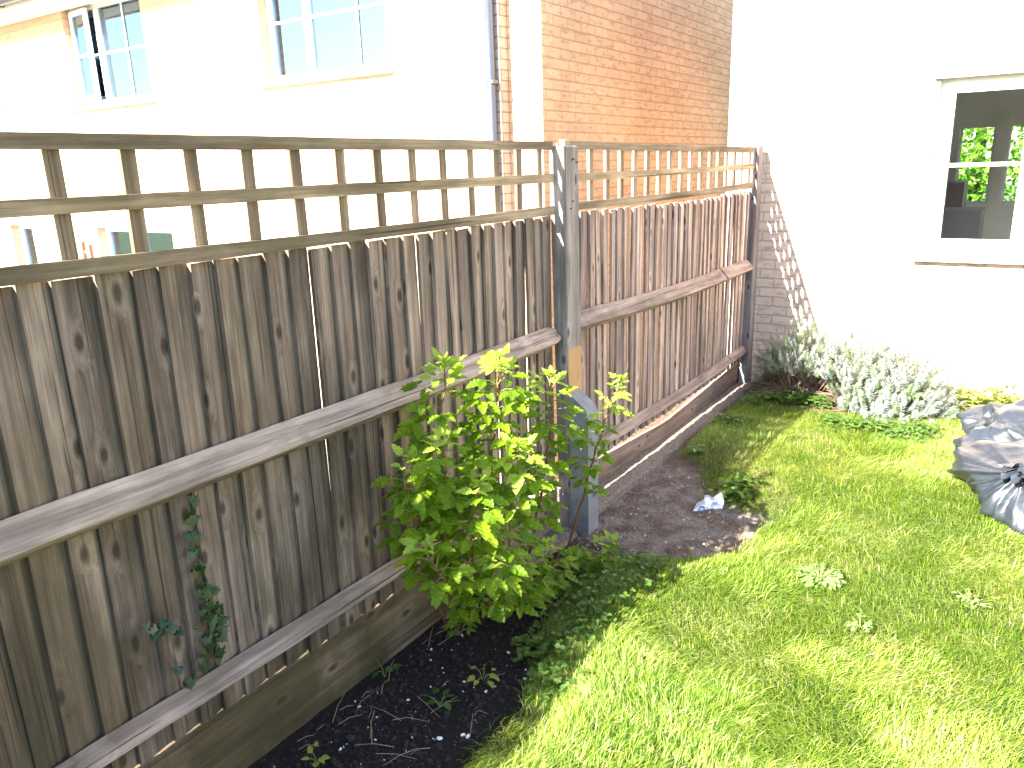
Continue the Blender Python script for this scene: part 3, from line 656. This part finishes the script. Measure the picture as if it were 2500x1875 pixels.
CN=[ # base(x,y), waypoints as image places on planes x=..., leaves, size
 ((.05,2.05),[(1085,1380,.10),(1070,1180,.15),(1080,1020,.2),(1085,900,.24)],26,.09,.35),
 ((.10,2.28),[(1190,1300,.24),(1200,1100,.32),(1215,970,.36),(1222,880,.38)],25,.088,.3),
 ((.12,2.42),[(1300,1300,.24),(1330,1150,.32),(1345,1030,.36),(1345,922,.38)],24,.082,.3),
 ((.20,2.62),[(1405,1270,.30),(1445,1130,.38),(1475,1030,.42),(1515,930,.46)],21,.066,.38),
 ((.14,2.30),[(1240,1350,.3),(1250,1220,.38),(1262,1150,.42),(1265,1095,.44)],18,.08,.25),
 ((.08,2.10),[(1090,1400,.2),(1085,1250,.28),(1085,1150,.3),(1095,1075,.32)],20,.085,.25),
 ((.06,2.00),[(1050,1420,.15),(1010,1290,.2),(1000,1200,.22),(1005,1120,.22)],18,.085,.25),
 ((.12,2.20),[(1150,1420,.3),(1150,1300,.36),(1160,1240,.4),(1165,1190,.4)],18,.085,.2),
 ((.17,2.22),[(1120,1480,.3),(1090,1430,.34),(1060,1380,.36),(1040,1340,.36)],13,.08,.15),
 ((.20,2.36),[(1230,1460,.34),(1225,1380,.4),(1220,1320,.42),(1215,1280,.42)],15,.08,.15),
 ((.20,2.28),[(1190,1490,.36),(1200,1440,.42),(1210,1400,.44),(1200,1370,.44)],14,.07,.15),
 ((.22,2.50),[(1340,1430,.3),(1350,1400,.36),(1345,1360,.38),(1330,1330,.38)],14,.065,.15),
 ((.24,2.62),[(1390,1420,.3),(1415,1390,.34),(1450,1355,.38),(1500,1325,.42)],17,.072,.12),
 ((.22,2.42),[(1280,1470,.34),(1290,1440,.38),(1300,1400,.4),(1290,1370,.4)],14,.065,.15),
 ((.10,2.02),[(1115,1540,.12),(1120,1520,.14),(1135,1505,.15),(1140,1490,.16)],8,.045,.1),
]
for i,(b,wp,nl,sz,st) in enumerate(CN):
    pts=[(b[0],b[1],gz(*b)-.01)]+[tuple(at(px,py,0,x)) for px,py,x in wp]
    cane(ra,pts,r0=.0065 if i<4 else .0045,nleaf=int(nl*1.55),size=sz*.77,start=st,young=.25 if i in(3,4) else .15,seed=i)
# cut stump of an old cane
V,F=tube([(.22,2.52,0),(.23,2.53,.09),(.235,2.545,.17)],[.008,.007,.006],8); mesh('cut_cane',V,F,CANE,ra)
# ------------------------------------------------------------ ivy
def ivy_leaf():
    P=[(0,0),(.05,-.28),(-.12,-.42),(.18,-.50),(.42,-.30),(.60,-.34),(.66,-.18),(1,0),(.66,.18),(.60,.34),(.42,.30),(.18,.50),(-.12,.42),(.05,.28)]
    V=[(.32,0,0.0)]+[(x,y,-.10*abs(y)-.05*x) for x,y in P]; n=len(P)
    return np.array(V,float),np.array([(0,1+i,1+(i+1)%n) for i in range(n)])
IV=ivy_leaf(); IVM=leafmat('ivy_leaf',(.012,.030,.007),(.030,.060,.012),.12,.4,.5)
iv=thing('ivy_plant',tuple(at(520,1600,0,.0)),'dark ivy strand climbing up the near fence panel','ivy')
path=[(472,1190),(478,1250),(470,1290),(480,1370),(492,1420),(500,1480),(505,1540),(520,1600)]
C=[at(a,b,0,-.003) for a,b in path]; V,F=tube(C,.0018,5); mesh('stem',V,F,CANE,iv)
r=np.random.default_rng(5); pos=[];
for a,b,n_,sp_ in [(475,1215,2,8),(465,1255,3,14),(475,1300,4,18),(478,1345,3,14),(490,1385,4,14),(500,1430,7,22),(520,1440,5,20),(510,1480,10,26),(520,1520,12,28),(530,1560,9,24),(535,1590,6,18),(500,1610,3,12),(460,1650,4,16)]:
    for k in range(n_): pos.append(at(a+r.normal(0,sp_*.5),b+r.normal(0,sp_*.5),0,.004+.02*r.random()))
pos=np.array(pos); n_=len(pos); xd=np.stack([r.normal(.15,.15,n_),r.normal(0,.5,n_),-1+r.normal(0,.35,n_)],1); nr=np.stack([np.ones(n_),r.normal(-.3,.3,n_),.5+r.normal(0,.3,n_)],1)
V,F=scatter(IV[0],IV[1],pos,xd,nr,r.uniform(.020,.036,n_)); mesh('foliage',V,F,IVM,iv)
ic=thing('ivy_plant',tuple(at(395,1550,0,.03)),'small ivy clump lying on the bottom rail of the near fence panel','ivy')
pos=np.array([at(395+r.normal(0,20),1530+r.normal(0,16),0,.035+.02*r.random()) for k in range(10)]+[at(475,1530,0,.03),at(440,1625,0,.03),at(425,1640,0,.03)]); n_=len(pos)
xd=np.stack([r.normal(.6,.3,n_),r.normal(0,.6,n_),r.normal(-.6,.3,n_)],1); nr=np.stack([np.ones(n_)*.7,r.normal(-.3,.3,n_),np.ones(n_)],1)
V,F=scatter(IV[0],IV[1],pos,xd,nr,r.uniform(.024,.036,n_)); mesh('foliage',V,F,IVM,ic)
# ------------------------------------------------------------ lavender
LAVM=leafmat('lavender_leaf',(.16,.185,.16),(.36,.385,.36),.25,.6,.3); LAVG=leafmat('lavender_new_leaf',(.14,.22,.09),(.24,.32,.16),.3,.6,.3)
WOODY=plain('lavender_twig',(.12,.078,.055),.9)
lv=thing('lavender_bush',(.75,5.35,.10),'silvery grey lavender bush against the beige house wall','bush')
r=np.random.default_rng(11)
lobes=[((.50,5.36,.20),(.34,.28,.42),640),((.85,5.33,.20),(.36,.32,.44),680),((1.15,5.26,.17),(.31,.30,.37),560),((1.0,5.18,.12),(.42,.26,.28),360)]
spv=[];spd=[];st=[]
for c,rd,n_ in lobes:
    c=np.array(c); rd=np.array(rd); u=r.normal(0,1,(n_,3)); u[:,2]=np.abs(u[:,2])*.9-.12; u/=np.linalg.norm(u,axis=1)[:,None]
    rr=r.uniform(.70,1.0,n_)+.10*vnoise(u*2.5,4); p=c+u*rd*rr[:,None]
    ok=(p[:,2]>.03)&(p[:,1]<5.69)&(p[:,0]>.05); 
    # thin patches that show the woody middle
    g_=vnoise(p*4.5,9); low=(p[:,2]<.33)&(p[:,1]<c[1]); ok&=~(low&(g_>-.3)&(p[:,0]<.95)); ok&=~(g_>.55)
    p=p[ok];u=u[ok]; d=u*[.9,.9,.6]+[0,-.05,.75]+r.normal(0,.18,(len(p),3)); d/=np.linalg.norm(d,axis=1)[:,None]
    spv.append(p);spd.append(d)
    for k in range(min(len(p),110)):
        b=np.array([c[0]+r.normal(0,.12),5.36+r.normal(0,.06),.08]); q=p[k]; mid=(b+q)/2+[0,0,-.04]+r.normal(0,.025,3); st.append(tube([b,mid,q],[.005,.0035,.0015],4,False))
    for k in range(40):
        a=r.uniform(0,6.28); b=np.array([c[0],c[1],.12]); q=c*[1,1,.8]+np.array([math.cos(a)*rd[0]*.95,-abs(math.sin(a))*rd[1]*.95,-.02+.08*r.random()]); st.append(tube([b,(b+q)/2+r.normal(0,.03,3),q],[.006,.004,.002],4,False))
spv=np.concatenate(spv);spd=np.concatenate(spd)
V,F=join(st); mesh('woody_stems',V,F,WOODY,lv)
# one sprig: narrow leaves in pairs up a short shoot
sv=[];sf=[]
for k in range(11):
    z=k/11; 
    for s_ in range(4):
        a=k*1.1+s_*1.57; l=.36*(1-.35*z); w_=.017; dx,dy=math.cos(a),math.sin(a); b=len(sv)
        up=.45+.5*z
        sv+=[(z-.0,-dy*w_,dx*w_),(z-.0,dy*w_,-dx*w_),(z+l*up*.6,dx*l*.6+dy*w_*1.3,dy*l*.6-dx*w_*1.3),(z+l*up*.6,dx*l*.6-dy*w_*1.3,dy*l*.6+dx*w_*1.3),(z+l*up,dx*l*.9,dy*l*.9)]
        sf+=[(b,b+1,b+2),(b,b+2,b+3),(b+3,b+2,b+4)]
sv=np.array(sv);sf=np.array(sf); new=r.random(len(spv))<.12
for sel,mt,nm in ((~new,LAVM,'foliage'),(new,LAVG,'young_foliage')):
    q=spd[sel]; V,F=scatter(sv,sf,spv[sel]-q*.03,q,np.cross(q,[.3,.9,.1]),r.uniform(.05,.085,sel.sum())); mesh(nm,V,F,mt,lv)
# ------------------------------------------------------------ rubbish bags
def crumple(P,seed):
    """plastic folds: sharp ridges between flat facets, at three sizes"""
    r=np.random.default_rng(seed); h=np.zeros(len(P))
    for k,sc,a in ((16,(1,1,1.3),1.0),(60,(1.0,.8,1.2),.55),(190,(1,1,1),.22)):
        Q=P[r.integers(0,len(P),k)]*sc+r.normal(0,.015,(k,3)); w=r.uniform(-.035,.035,k)*(1 if k<100 else .4)
        d=np.full(len(P),9.)
        for q,ww in zip(Q,w): d=np.minimum(d,np.linalg.norm(P*sc-q,axis=1)+ww)
        h+=a*(d-d.mean())
    for k in range(7):   # long straight pull folds
        n_=r.normal(0,1,3); n_/=np.linalg.norm(n_); q=P[r.integers(0,len(P))]; s=np.abs((P-q)@n_+.02*np.sin(P@r.normal(0,12,3)))
        d=np.linalg.norm(P-q,axis=1); h+=.45*np.clip(.035-s,0,1)*np.clip(1-d/.3,0,1)*r.choice([-1.4,1])
    return h
def bag(name,c,rad,neck,label,seed,amp=.016,pleats=15,plamp=1.0):
    th,ph=np.meshgrid(np.linspace(0,2*math.pi,240,endpoint=False),np.linspace(.0,math.pi,140)); th=th.ravel();ph=ph.ravel()
    u=np.stack([np.sin(ph)*np.cos(th),np.sin(ph)*np.sin(th),np.cos(ph)],1)
    n_=np.array(neck,float)-np.array(c,float); L=np.linalg.norm(n_); n_/=L
    P=u*np.array(rad)
    lum=.16*vnoise(u*1.7,seed)+.07*vnoise(u*4,seed+1); P*=(1+lum)[:,None]
    # gather towards the neck
    cs=u@n_; g_=np.clip((cs-.35)/.65,0,1)**1.5; tgt=n_*L
    a1=np.cross(n_,[0,0,1.]); a1/=np.linalg.norm(a1); a2=np.cross(n_,a1); ang=np.arctan2(u@a2,u@a1)
    pl=1-2*np.abs(np.sin(ang*pleats*.5+1.1*np.sin(ang*2+seed)+.5*np.sin(cs*3)))**.8+.35*(1-2*np.abs(np.sin(ang*pleats*.93+seed)))
    P=P*(1-g_)[:,None]+ (tgt*(1-.05)+ u*.035)*g_[:,None]
    fade=np.clip((cs+.35)/.8,0,1)*(1-np.clip((cs-.9)/.1,0,1)*.7)
    fade=fade*np.clip(1.0-2.2*np.clip(u[:,2]-.05,0,1),0.1,1)*np.clip(1+2.2*np.clip(u[:,2]+.15,-1,0),.1,1); P+=u*(pl*.016*fade*plamp)[:,None]
    P+=u*(crumple(P,seed)*amp*(1-.6*g_))[:,None]
    P=P+np.array(c); fl=gz(c[0],c[1])+.01
    P[:,2]=np.where(P[:,2]<fl,fl+(P[:,2]-fl)*.03,P[:,2])
    # ruffled tail beyond the tie
    root=thing('rubbish_bag',(c[0],c[1],0),label,'rubbish bag','grey rubbish bags on the lawn')
    nx=240; ny=140; i=np.arange(nx)[None,:]+nx*np.arange(ny-1)[:,None]; j=(np.arange(nx)[None,:]+1)%nx+nx*np.arange(ny-1)[:,None]
    F=np.stack([i.ravel(),j.ravel(),j.ravel()+nx,i.ravel()+nx],1)[:, ::-1]
    mesh('sack',P,F,BAG,root,smooth=True)
    t0=np.array(neck); k=40; V=[]
    for a in range(9):
        s=a/8; 
        for b in range(k):
            an=2*math.pi*b/k; rr=(.014+.040*s**.8)*(1+.38*math.sin(an*5+seed)+.2*math.sin(an*9+a*.4)); V.append(t0+n_*(.09*s-.012)+(a1*math.cos(an)+a2*math.sin(an)*.6)*rr+np.array([0,0,-.05*s*s]))
    F=[(a*k+b,a*k+(b+1)%k,(a+1)*k+(b+1)%k,(a+1)*k+b) for a in range(8) for b in range(k)]
    mesh('tied_neck',V,F,BAG,root,smooth=True)
    return root
m=M('grey_bag_plastic'); g=m.n('TexCoord').outputs['Object']
vo=m.n('TexVoronoi',{'Vector':m.n('VectorMath',{0:g,1:m.n('VectorMath',{0:m.n('TexNoise',{'Vector':g,'Scale':5.0,'Detail':1.0}).outputs['Color'],'Scale':.12},operation='SCALE').outputs[0]},operation='ADD').outputs[0],'Scale':17.0},feature='F1').outputs['Distance']
h=m.math('ADD',vo,m.math('MULTIPLY',m.noise(g,9,2,.5),.5))
BAG=m.end(m.pr((.019,.024,.032),.36,h,.35,.016,**{'Specular IOR Level':.75}))
fc=np.array((2.02,3.98,.235)); mc=np.array((2.02,4.42,.25)); bc=np.array((1.98,4.98,.23))
print('bags',fc,mc,bc)
bag('rubbish_bag',fc,(.47,.40,.23),at(2505,1145,2,.40),'nearest grey rubbish bag with its pleats gathered to a tied neck',3,amp=.45,pleats=19,plamp=1.0)
bag('rubbish_bag',mc,(.46,.24,.17),at(2700,1100,2,.30),'crumpled grey rubbish bag lying in the middle of the heap',8,amp=.75,pleats=9,plamp=.5)
bag('rubbish_bag',bc,(.50,.24,.15),at(2700,1010,2,.30),'dark grey rubbish bag at the back of the heap, by the lavender',14,amp=.7,pleats=9,plamp=.5)
# ------------------------------------------------------------ tree seen through the house window
DRY0=plain('bark',(.07,.05,.035),.9)
tr=thing('tree',(.6,16,-.95),'bright green tree seen through the window of the beige house','tree')
V,F=tube([(.6,16.8,-1),(.65,16.8,1),(.6,16.8,3)],[.16,.12,.06],10); mesh('trunk',V,F,DRY0,tr)
r=np.random.default_rng(21); n_=9000; u=r.normal(0,1,(n_,3)); u/=np.linalg.norm(u,axis=1)[:,None]; rr=r.random(n_)**.4
p=np.array([.3,16,1.9])+u*rr[:,None]*[3.2,1.5,2.2]; ok=vnoise(p*1.6,2)<.35; p=p[ok]
V,F=scatter(LT[0],LT[1],p,r.normal(0,1,p.shape),r.normal(0,1,p.shape)+[0,-.5,1],r.uniform(.09,.16,len(p)))
mesh('crown',V,F,leafmat('tree_leaf',(.08,.20,.02),(.2,.36,.04),.4),tr)
hd=thing('added_hedge',(0,-11,0),'dense green garden hedge added out of view to darken the house window reflection','added_hedge')  # unseen hedge added behind the viewer to darken the window's reflection
r=np.random.default_rng(29); n_=9000; p=np.stack([r.uniform(-9,12,n_),-11+r.normal(0,.5,n_),r.uniform(0,1,n_)],1); p[:,2]*=5.2+.5*np.sin(p[:,0])
V,F=scatter(LT[0],LT[1],p,r.normal(0,1,p.shape),r.normal(0,1,p.shape)+[0,1.,.3],r.uniform(.18,.3,n_)); mesh('foliage',V,F,leafmat('added_hedge_leaf',(.02,.05,.012),(.05,.10,.02),.2),hd)
V,F=join([box(-9,12,-11.3,-10.9,-.95,4.2,.2)]); mesh('added_hedge_inner_growth',V,F,plain('added_hedge_core',(.02,.03,.012),.9),hd)
# ------------------------------------------------------------ weeds, litter, small things
CLOV=leafmat('ground_cover_leaf',(.035,.085,.012),(.09,.16,.02),.3,.5,.4)
def round_leaf():
    P=[(0,0)]+[(.55+.5*math.cos(a),.46*math.sin(a)) for a in np.linspace(math.pi*.88,-math.pi*.88,9)]
    V=[(.5,0,-.06)]+[(x,y,.06*abs(y)) for x,y in P]; n=len(P); return np.array(V,float),np.array([(0,1+i,1+(i+1)%n) for i in range(n)])
RL=round_leaf()
def cover(name,mask_pts,n_,smin,smax,hmax,label,cat,seed,mat=CLOV):
    r=np.random.default_rng(seed); P=np.array([c for c in mask_pts]); k=r.integers(0,len(P),n_)
    q=P[k,:2]+r.normal(0,1,(n_,2))*P[k,2:3]*.5; q[:,0]=np.maximum(q[:,0],.16); z=ground_h(q[:,0],q[:,1])+r.uniform(.01,hmax,n_)**1.0
    pos=np.stack([q[:,0],q[:,1],z],1); az=r.uniform(0,6.28,n_); pp=[];dd=[];ss=[]
    for j in range(3):
        a=az+j*2.09; pp.append(pos); dd.append(np.stack([np.cos(a),np.sin(a),r.normal(.1,.2,n_)],1)); ss.append(r.uniform(smin,smax,n_))
    V,F=scatter(RL[0],RL[1],np.concatenate(pp),np.concatenate(dd),np.stack([r.normal(.1,.25,3*n_),r.normal(-.1,.25,3*n_),np.ones(3*n_)],1),np.concatenate(ss))
    return tag(mesh(name,V,F,mat),label,cat,kind='stuff')
def g2(px,py,s): p=at(px,py,2,.09); return (p[0],p[1],s)
cover('ground_cover',[g2(1450,1400,.10),g2(1500,1400,.10),g2(1560,1400,.10),g2(1600,1400,.08),g2(1430,1450,.1),g2(1480,1460,.1),g2(1540,1450,.1),g2(1400,1500,.12),g2(1460,1520,.1),g2(1370,1560,.1),g2(1330,1620,.08),g2(1340,1540,.1),g2(1300,1560,.08),g2(1350,1680,.06),g2(1380,1440,.08)],430,.008,.022,.07,'low leafy ground cover between the raspberry bush and the lawn','ground cover',31)
cover('ground_cover',[g2(1850,930,.10),g2(1880,950,.12),g2(1830,1000,.12),g2(1900,1000,.1),g2(1950,1000,.1),g2(1990,1010,.1),g2(1780,1060,.1),g2(1990,960,.1),g2(1800,1200,.1),g2(2050,1060,.12),g2(2130,1070,.12),g2(2250,1080,.1),g2(2200,1090,.12)],1700,.010,.022,.06,'small weeds in the shade along the far fence panel','ground cover',32)
YCOV=leafmat('yellow_weed',(.15,.19,.03),(.34,.35,.09),.3,.6,.3)
cover('ground_cover',[(1.25,5.5,.12),(1.45,5.55,.12),(1.65,5.53,.12),(1.85,5.55,.12),(2.0,5.5,.1),(1.5,5.4,.1),(1.35,5.35,.1)],800,.012,.026,.12,'yellowish weeds along the foot of the house wall beside the lavender','ground cover',33,YCOV)
def weed(px,py,n_,size,label,mat,seed,group=None,z=.11,h=.045,lsz=.55):
    c=at(px,py,2,z); c[2]=gz(c[0],c[1]); r=np.random.default_rng(seed); t=thing('weed_plant',tuple(c),label,'weed',group); az=np.arange(n_)*2.4+r.normal(0,.3,n_)
    rad=r.uniform(.2,1.0,n_)*size; pos=np.stack([c[0]+np.cos(az)*rad*.6,c[1]+np.sin(az)*rad*.6,c[2]+r.uniform(.02,h,n_)],1)
    d=np.stack([np.cos(az),np.sin(az),r.normal(.05,.25,n_)],1); V,F=scatter(LT[0]*[1,1.25,1],LT[1],pos,d,np.stack([r.normal(0,.3,n_),r.normal(-.2,.3,n_),np.ones(n_)],1),r.uniform(.5,1.1,n_)*size*lsz)
    mesh('leaves',V,F,mat,t); st=[tube([c+[0,0,-.01],(c+p)/2+[0,0,.01],p],.0012,4) for p in pos[::2]]; V,F=join(st); mesh('stems',V,F,CANEG,t)
PALE=leafmat('pale_weed',(.085,.17,.035),(.19,.27,.09),.3,.45,.5); DKG=leafmat('bed_weed',(.03,.08,.02),(.07,.14,.03),.3,.45,.4); YEL=leafmat('yellowing_leaf',(.30,.27,.04),(.20,.26,.05),.3,.5,.4)
for i,(a,b,n_,s,l,mt) in enumerate([(2000,1420,260,.13,'broad leaved pale weed in the middle of the sunny lawn',PALE),(2370,1480,45,.10,'faint pale weed in the lawn right of the bright broad weed',PALE),(1920,1560,0,.1,'',PALE),(2100,1540,40,.08,'small pale weed below the broad leaved weed in the lawn',PALE),
  (1075,1715,12,.07,'small dark seedling in the bare soil bed nearest the viewer',DKG),(1180,1650,9,.07,'yellowing seedling in the soil bed near the lawn edge',YEL),(940,1640,5,.07,'dark broad leaf plant at the foot of the near fence panel',DKG),(775,1855,6,.06,'yellow green seedling at the bottom edge of the soil bed',YEL),
  (1700,1130,60,.07,'feathery grey green weed on the edge of the bare patch',PALE)]):
    if n_: weed(a,b,n_,s,l,mt,40+i,z=.11 if i<4 else .03,lsz=.20 if i<4 else .5)
# yellow flower
c=at(1833,1112,2,.09); fl=thing('yellow_flower',(c[0],c[1],.05),'small yellow flower in the shaded grass near the far fence','flower')
V,F=tube([(c[0],c[1],.03),(c[0],c[1],c[2])],.0012,4); mesh('stalk',V,F,CANEG,fl)
az=np.arange(7)*.9; V,F=scatter(RL[0],RL[1],np.repeat(c[None],7,0),np.stack([np.cos(az),np.sin(az),.3+0*az],1),np.tile([0,0,1.],(7,1)),np.full(7,.012)); mesh('petals',V,F,plain('yellow_petal',(.8,.6,.02),.5),fl)
# yellow and white scrap
c=at(1897,1082,2,.08); sc=thing('litter_scrap',(c[0],c[1],.06),'crumpled yellow and white carton scrap on the shaded grass','litter')
YELP=plain('yellow_print',(.80,.70,.05),.4); WHP=plain('white_card',(.75,.76,.78),.5)
V=np.array([(-.035,0,-.01),(.0,-.01,-.015),(.004,.004,.028),(-.03,.01,.03)])+c; mesh('yellow_panel',np.concatenate([V,V+[.0,.003,0]]),[(0,1,2,3),(7,6,5,4),(0,4,5,1),(1,5,6,2),(2,6,7,3),(3,7,4,0)],YELP,sc)
V=np.array([(.0,-.01,-.015),(.03,.01,-.01),(.032,.03,.018),(.012,.04,.045),(.004,.004,.028)])+c; mesh('white_panel',np.concatenate([V,V+[.0,.003,0]]),[(0,1,2,3,4),(9,8,7,6,5),(0,5,6,1),(1,6,7,2),(2,7,8,3),(3,8,9,4),(4,9,5,0)],WHP,sc)
# printed scrap of a bag
BLUE=plain('blue_print',(.01,.09,.30),.5); BAGW=plain('white_bag_paper',(.72,.73,.78),.45); BAGG=plain('dull_bag_inside',(.42,.39,.37),.6); GRN=plain('green_print',(.0,.30,.16),.5)
A=at(1694,1257,2,.02); B=at(1762,1257,2,.02); ux=B-A; Ls=np.linalg.norm(ux); ux/=Ls
YS=1.6
nz=np.array([0,0,1.])*.62-np.array([-ux[1],ux[0],0])*.78; nz/=np.linalg.norm(nz); uy=np.cross(nz,ux)*YS
ts=thing('printed_bag_scrap',tuple(A),'torn white paper bag scrap printed with a blue ring and lettering, on the bare patch','litter')
def L2(u,v,h=0.): return A+ux*u*Ls+uy*v*Ls+nz*h*Ls
def sheet(nm,pts,mat,h=0.,th=.012):
    V=[L2(u,v,h+.02*math.sin(u*5)) for u,v in pts]; V2=[L2(u,v,h-th+.02*math.sin(u*5)) for u,v in pts]; n_=len(pts)
    return mesh(nm,V+V2,[tuple(range(n_)),tuple(range(2*n_-1,n_-1,-1))]+[(i,i+n_,(i+1)%n_+n_,(i+1)%n_) for i in range(n_)],mat,ts)
sheet('printed_face',[(-.06,.02),(.25,-.02),(.6,0),(.98,-.0),(1.13,.30),(1.10,.48),(1.04,.52),(.85,.40),(.35,.26),(.02,.14)],BAGW)
sheet('torn_back_flap',[(.02,.13),(.35,.25),(.85,.39),(1.02,.51),(.72,.40),(.60,.46),(.44,.46),(.42,.36),(.12,.26)],BAGG,.02)
sheet('green_edge',[(-.08,.0),(.10,-.035),(.10,-.01),(-.06,.022)],GRN,.005)
n_=28; V=[];F=[]
for i in range(n_):
    a=2*math.pi*i/n_; e=.012*math.cos(4*a)
    V+=[L2(.29+.115*math.cos(a)*(1+e),.125+.075*math.sin(a)+.02*math.cos(a),.032),L2(.29+.075*math.cos(a),.125+.045*math.sin(a)+.013*math.cos(a),.032)]
F=[(2*i,2*((i+1)%n_),2*((i+1)%n_)+1,2*i+1) for i in range(n_)]; mesh('ring_mark',V,F,BLUE,ts)
fc=bpy.data.curves.new('lettering','FONT'); fc.body='TARMAC'; fc.size=.13; fo=bpy.data.objects.new('lettering',fc); COL.objects.link(fo)
bpy.context.view_layer.update(); me=bpy.data.meshes.new_from_object(fo.evaluated_get(bpy.context.evaluated_depsgraph_get())); bpy.data.objects.remove(fo)
V=np.array([v.co[:] for v in me.vertices]); s_=.50/(V[:,0].max()-V[:,0].min()); F=[tuple(p.vertices) for p in me.polygons]
mesh('lettering',[L2(.46+x*s_,.155+y*s_+.17*(x*s_),.036) for x,y,_ in V],F,BLUE,ts)
# brick piece near the spur, stones, twigs, loose bits
c=at(1403,1395,2,.03); bp=thing('brick_piece',(c[0],c[1],0),'small red brown brick piece at the foot of the concrete spur','brick')
V,F=box(c[0]-.03,c[0]+.035,c[1]-.02,c[1]+.03,0,.055,.004); mesh('block',V,F,plain('old_brick',(.17,.085,.06),.9),bp)
def rock(c,s,seed):
    r=np.random.default_rng(seed); bm_v=[];n1,n2=7,10
    for i in range(n1):
        p=math.pi*i/(n1-1)
        for j in range(n2): t=2*math.pi*j/n2; bm_v.append((math.sin(p)*math.cos(t),math.sin(p)*math.sin(t),math.cos(p)))
    u=np.array(bm_v); V=u*(1+.25*vnoise(u*1.6,seed)+.12*vnoise(u*4,seed+3))[:,None]*np.array([1,r.uniform(.6,.95),r.uniform(.45,.7)])*s; a=r.uniform(0,6.28)
    V=V@np.array([[math.cos(a),math.sin(a),0],[-math.sin(a),math.cos(a),0],[0,0,1]]); F=[(i*n2+j,i*n2+(j+1)%n2,(i+1)*n2+(j+1)%n2,(i+1)*n2+j) for i in range(n1-1) for j in range(n2)]
    return V+np.array(c),F
WST=plain('white_stone',(.72,.72,.74),.6); GST=plain('grey_stone',(.30,.27,.25),.85)
for i,(px,py,s,l) in enumerate([(1074,1812,.010,'left one of three white pebbles at the front of the soil bed'),(1131,1803,.008,'middle one of three white pebbles at the front of the soil bed'),(1143,1806,.008,'right one of three white pebbles at the front of the soil bed'),(1187,1693,.006,'white pebble in the soil beside the yellowing seedling'),(1460,1215,.016,'rounded grey stone beside the bolt of the concrete spur'),(1475,1190,.012,'small grey stone on the concrete edge right of the spur')]):
    c=at(px,py,2,.01); c[2]=gz(c[0],c[1])+.003; V,F=rock(c,s,60+i); o=mesh('stone',V,F,WST if i<4 else GST,smooth=True,origin=tuple(c)); tag(o,l,'stone')
r=np.random.default_rng(77)
def bits(name,poly,n_,smin,smax,mat,label,seed,flat=.4):
    r=np.random.default_rng(seed); xs=[p[0] for p in poly]; ys=[p[1] for p in poly]; P=np.stack([r.uniform(min(xs),max(xs),n_*3),r.uniform(min(ys),max(ys),n_*3)],1); P=P[inpoly(P,poly)][:n_]; P=P[P[:,0]>.04]
    cu=np.array([(x,y,z) for x in(-1,1) for y in(-1,1) for z in(-1,1)],float)*[1,.6,flat]; cf=np.array([(0,1,3,2),(4,6,7,5),(0,4,5,1),(2,3,7,6),(0,2,6,4),(1,5,7,3)]); cu=cu*(1+.35*r.normal(0,.4,(8,1)))
    n=len(P); V,F=scatter(cu,cf,np.stack([P[:,0],P[:,1],ground_h(P[:,0],P[:,1])+.001],1),r.normal(0,1,(n,3))*[1,1,.3],r.normal(0,.35,(n,3))+[0,0,1],r.uniform(smin,smax,n)*(.3+r.random(n)**4*1.6))
    tag(mesh(name,V,F,mat),label,'debris',kind='stuff')
bits('soil_bits',[(.03,1.0),(.5,1.0),(.47,2.0),(.2,2.7),(.03,2.7)],300,.0012,.004,WST,'scattered white specks in the dark soil bed',81)
bits('soil_clods',[(.03,1.0),(.5,1.0),(.47,2.0),(.2,2.7),(.03,2.7)],3500,.002,.006,plain('soil_clod',(.022,.018,.017),.95),'dark crumbs of soil in the bed',82,.7)
bits('gravel_bits',PATCH,2600,.0015,.004,plain('dusty_gravel',(.20,.16,.14),.95),'grey and brown gravel crumbs on the bare patch',83,.7)
bits('gravel_bits',PATCH,330,.0015,.0045,plain('pale_gravel',(.42,.38,.35),.9),'pale stone chips on the bare patch',84,.7)
# dry twigs
DRY=plain('dry_twig',(.30,.22,.14),.9); tw=[]
for k in range(70):
    if k<26: y=r.uniform(1.2,2.2); x=r.uniform(.03,.12)
    elif k<50: p=PATCH[r.integers(0,len(PATCH))]; x=.35+(p[0]-.35)*r.random(); y=3.35+(p[1]-3.35)*r.random()
    else: x=r.uniform(.1,.5); y=r.uniform(1.3,2.1)
    a=r.normal(1.5,.5) if k<26 else r.uniform(0,6.28); L=r.uniform(.03,.14); z=gz(x,y)+.004
    tw.append(tube([(x,y,z),(x+math.cos(a)*L*.5+r.normal(0,.006),y+math.sin(a)*L*.5,z+.008),(x+math.cos(a)*L,y+math.sin(a)*L,z+.002)],[.0012,.001,.0006],4))
V,F=join(tw); tag(mesh('dry_twigs',V,F,DRY),'dry twigs and roots strewn on the soil','twigs',kind='stuff')
print('SCENE DONE',len(bpy.data.objects))
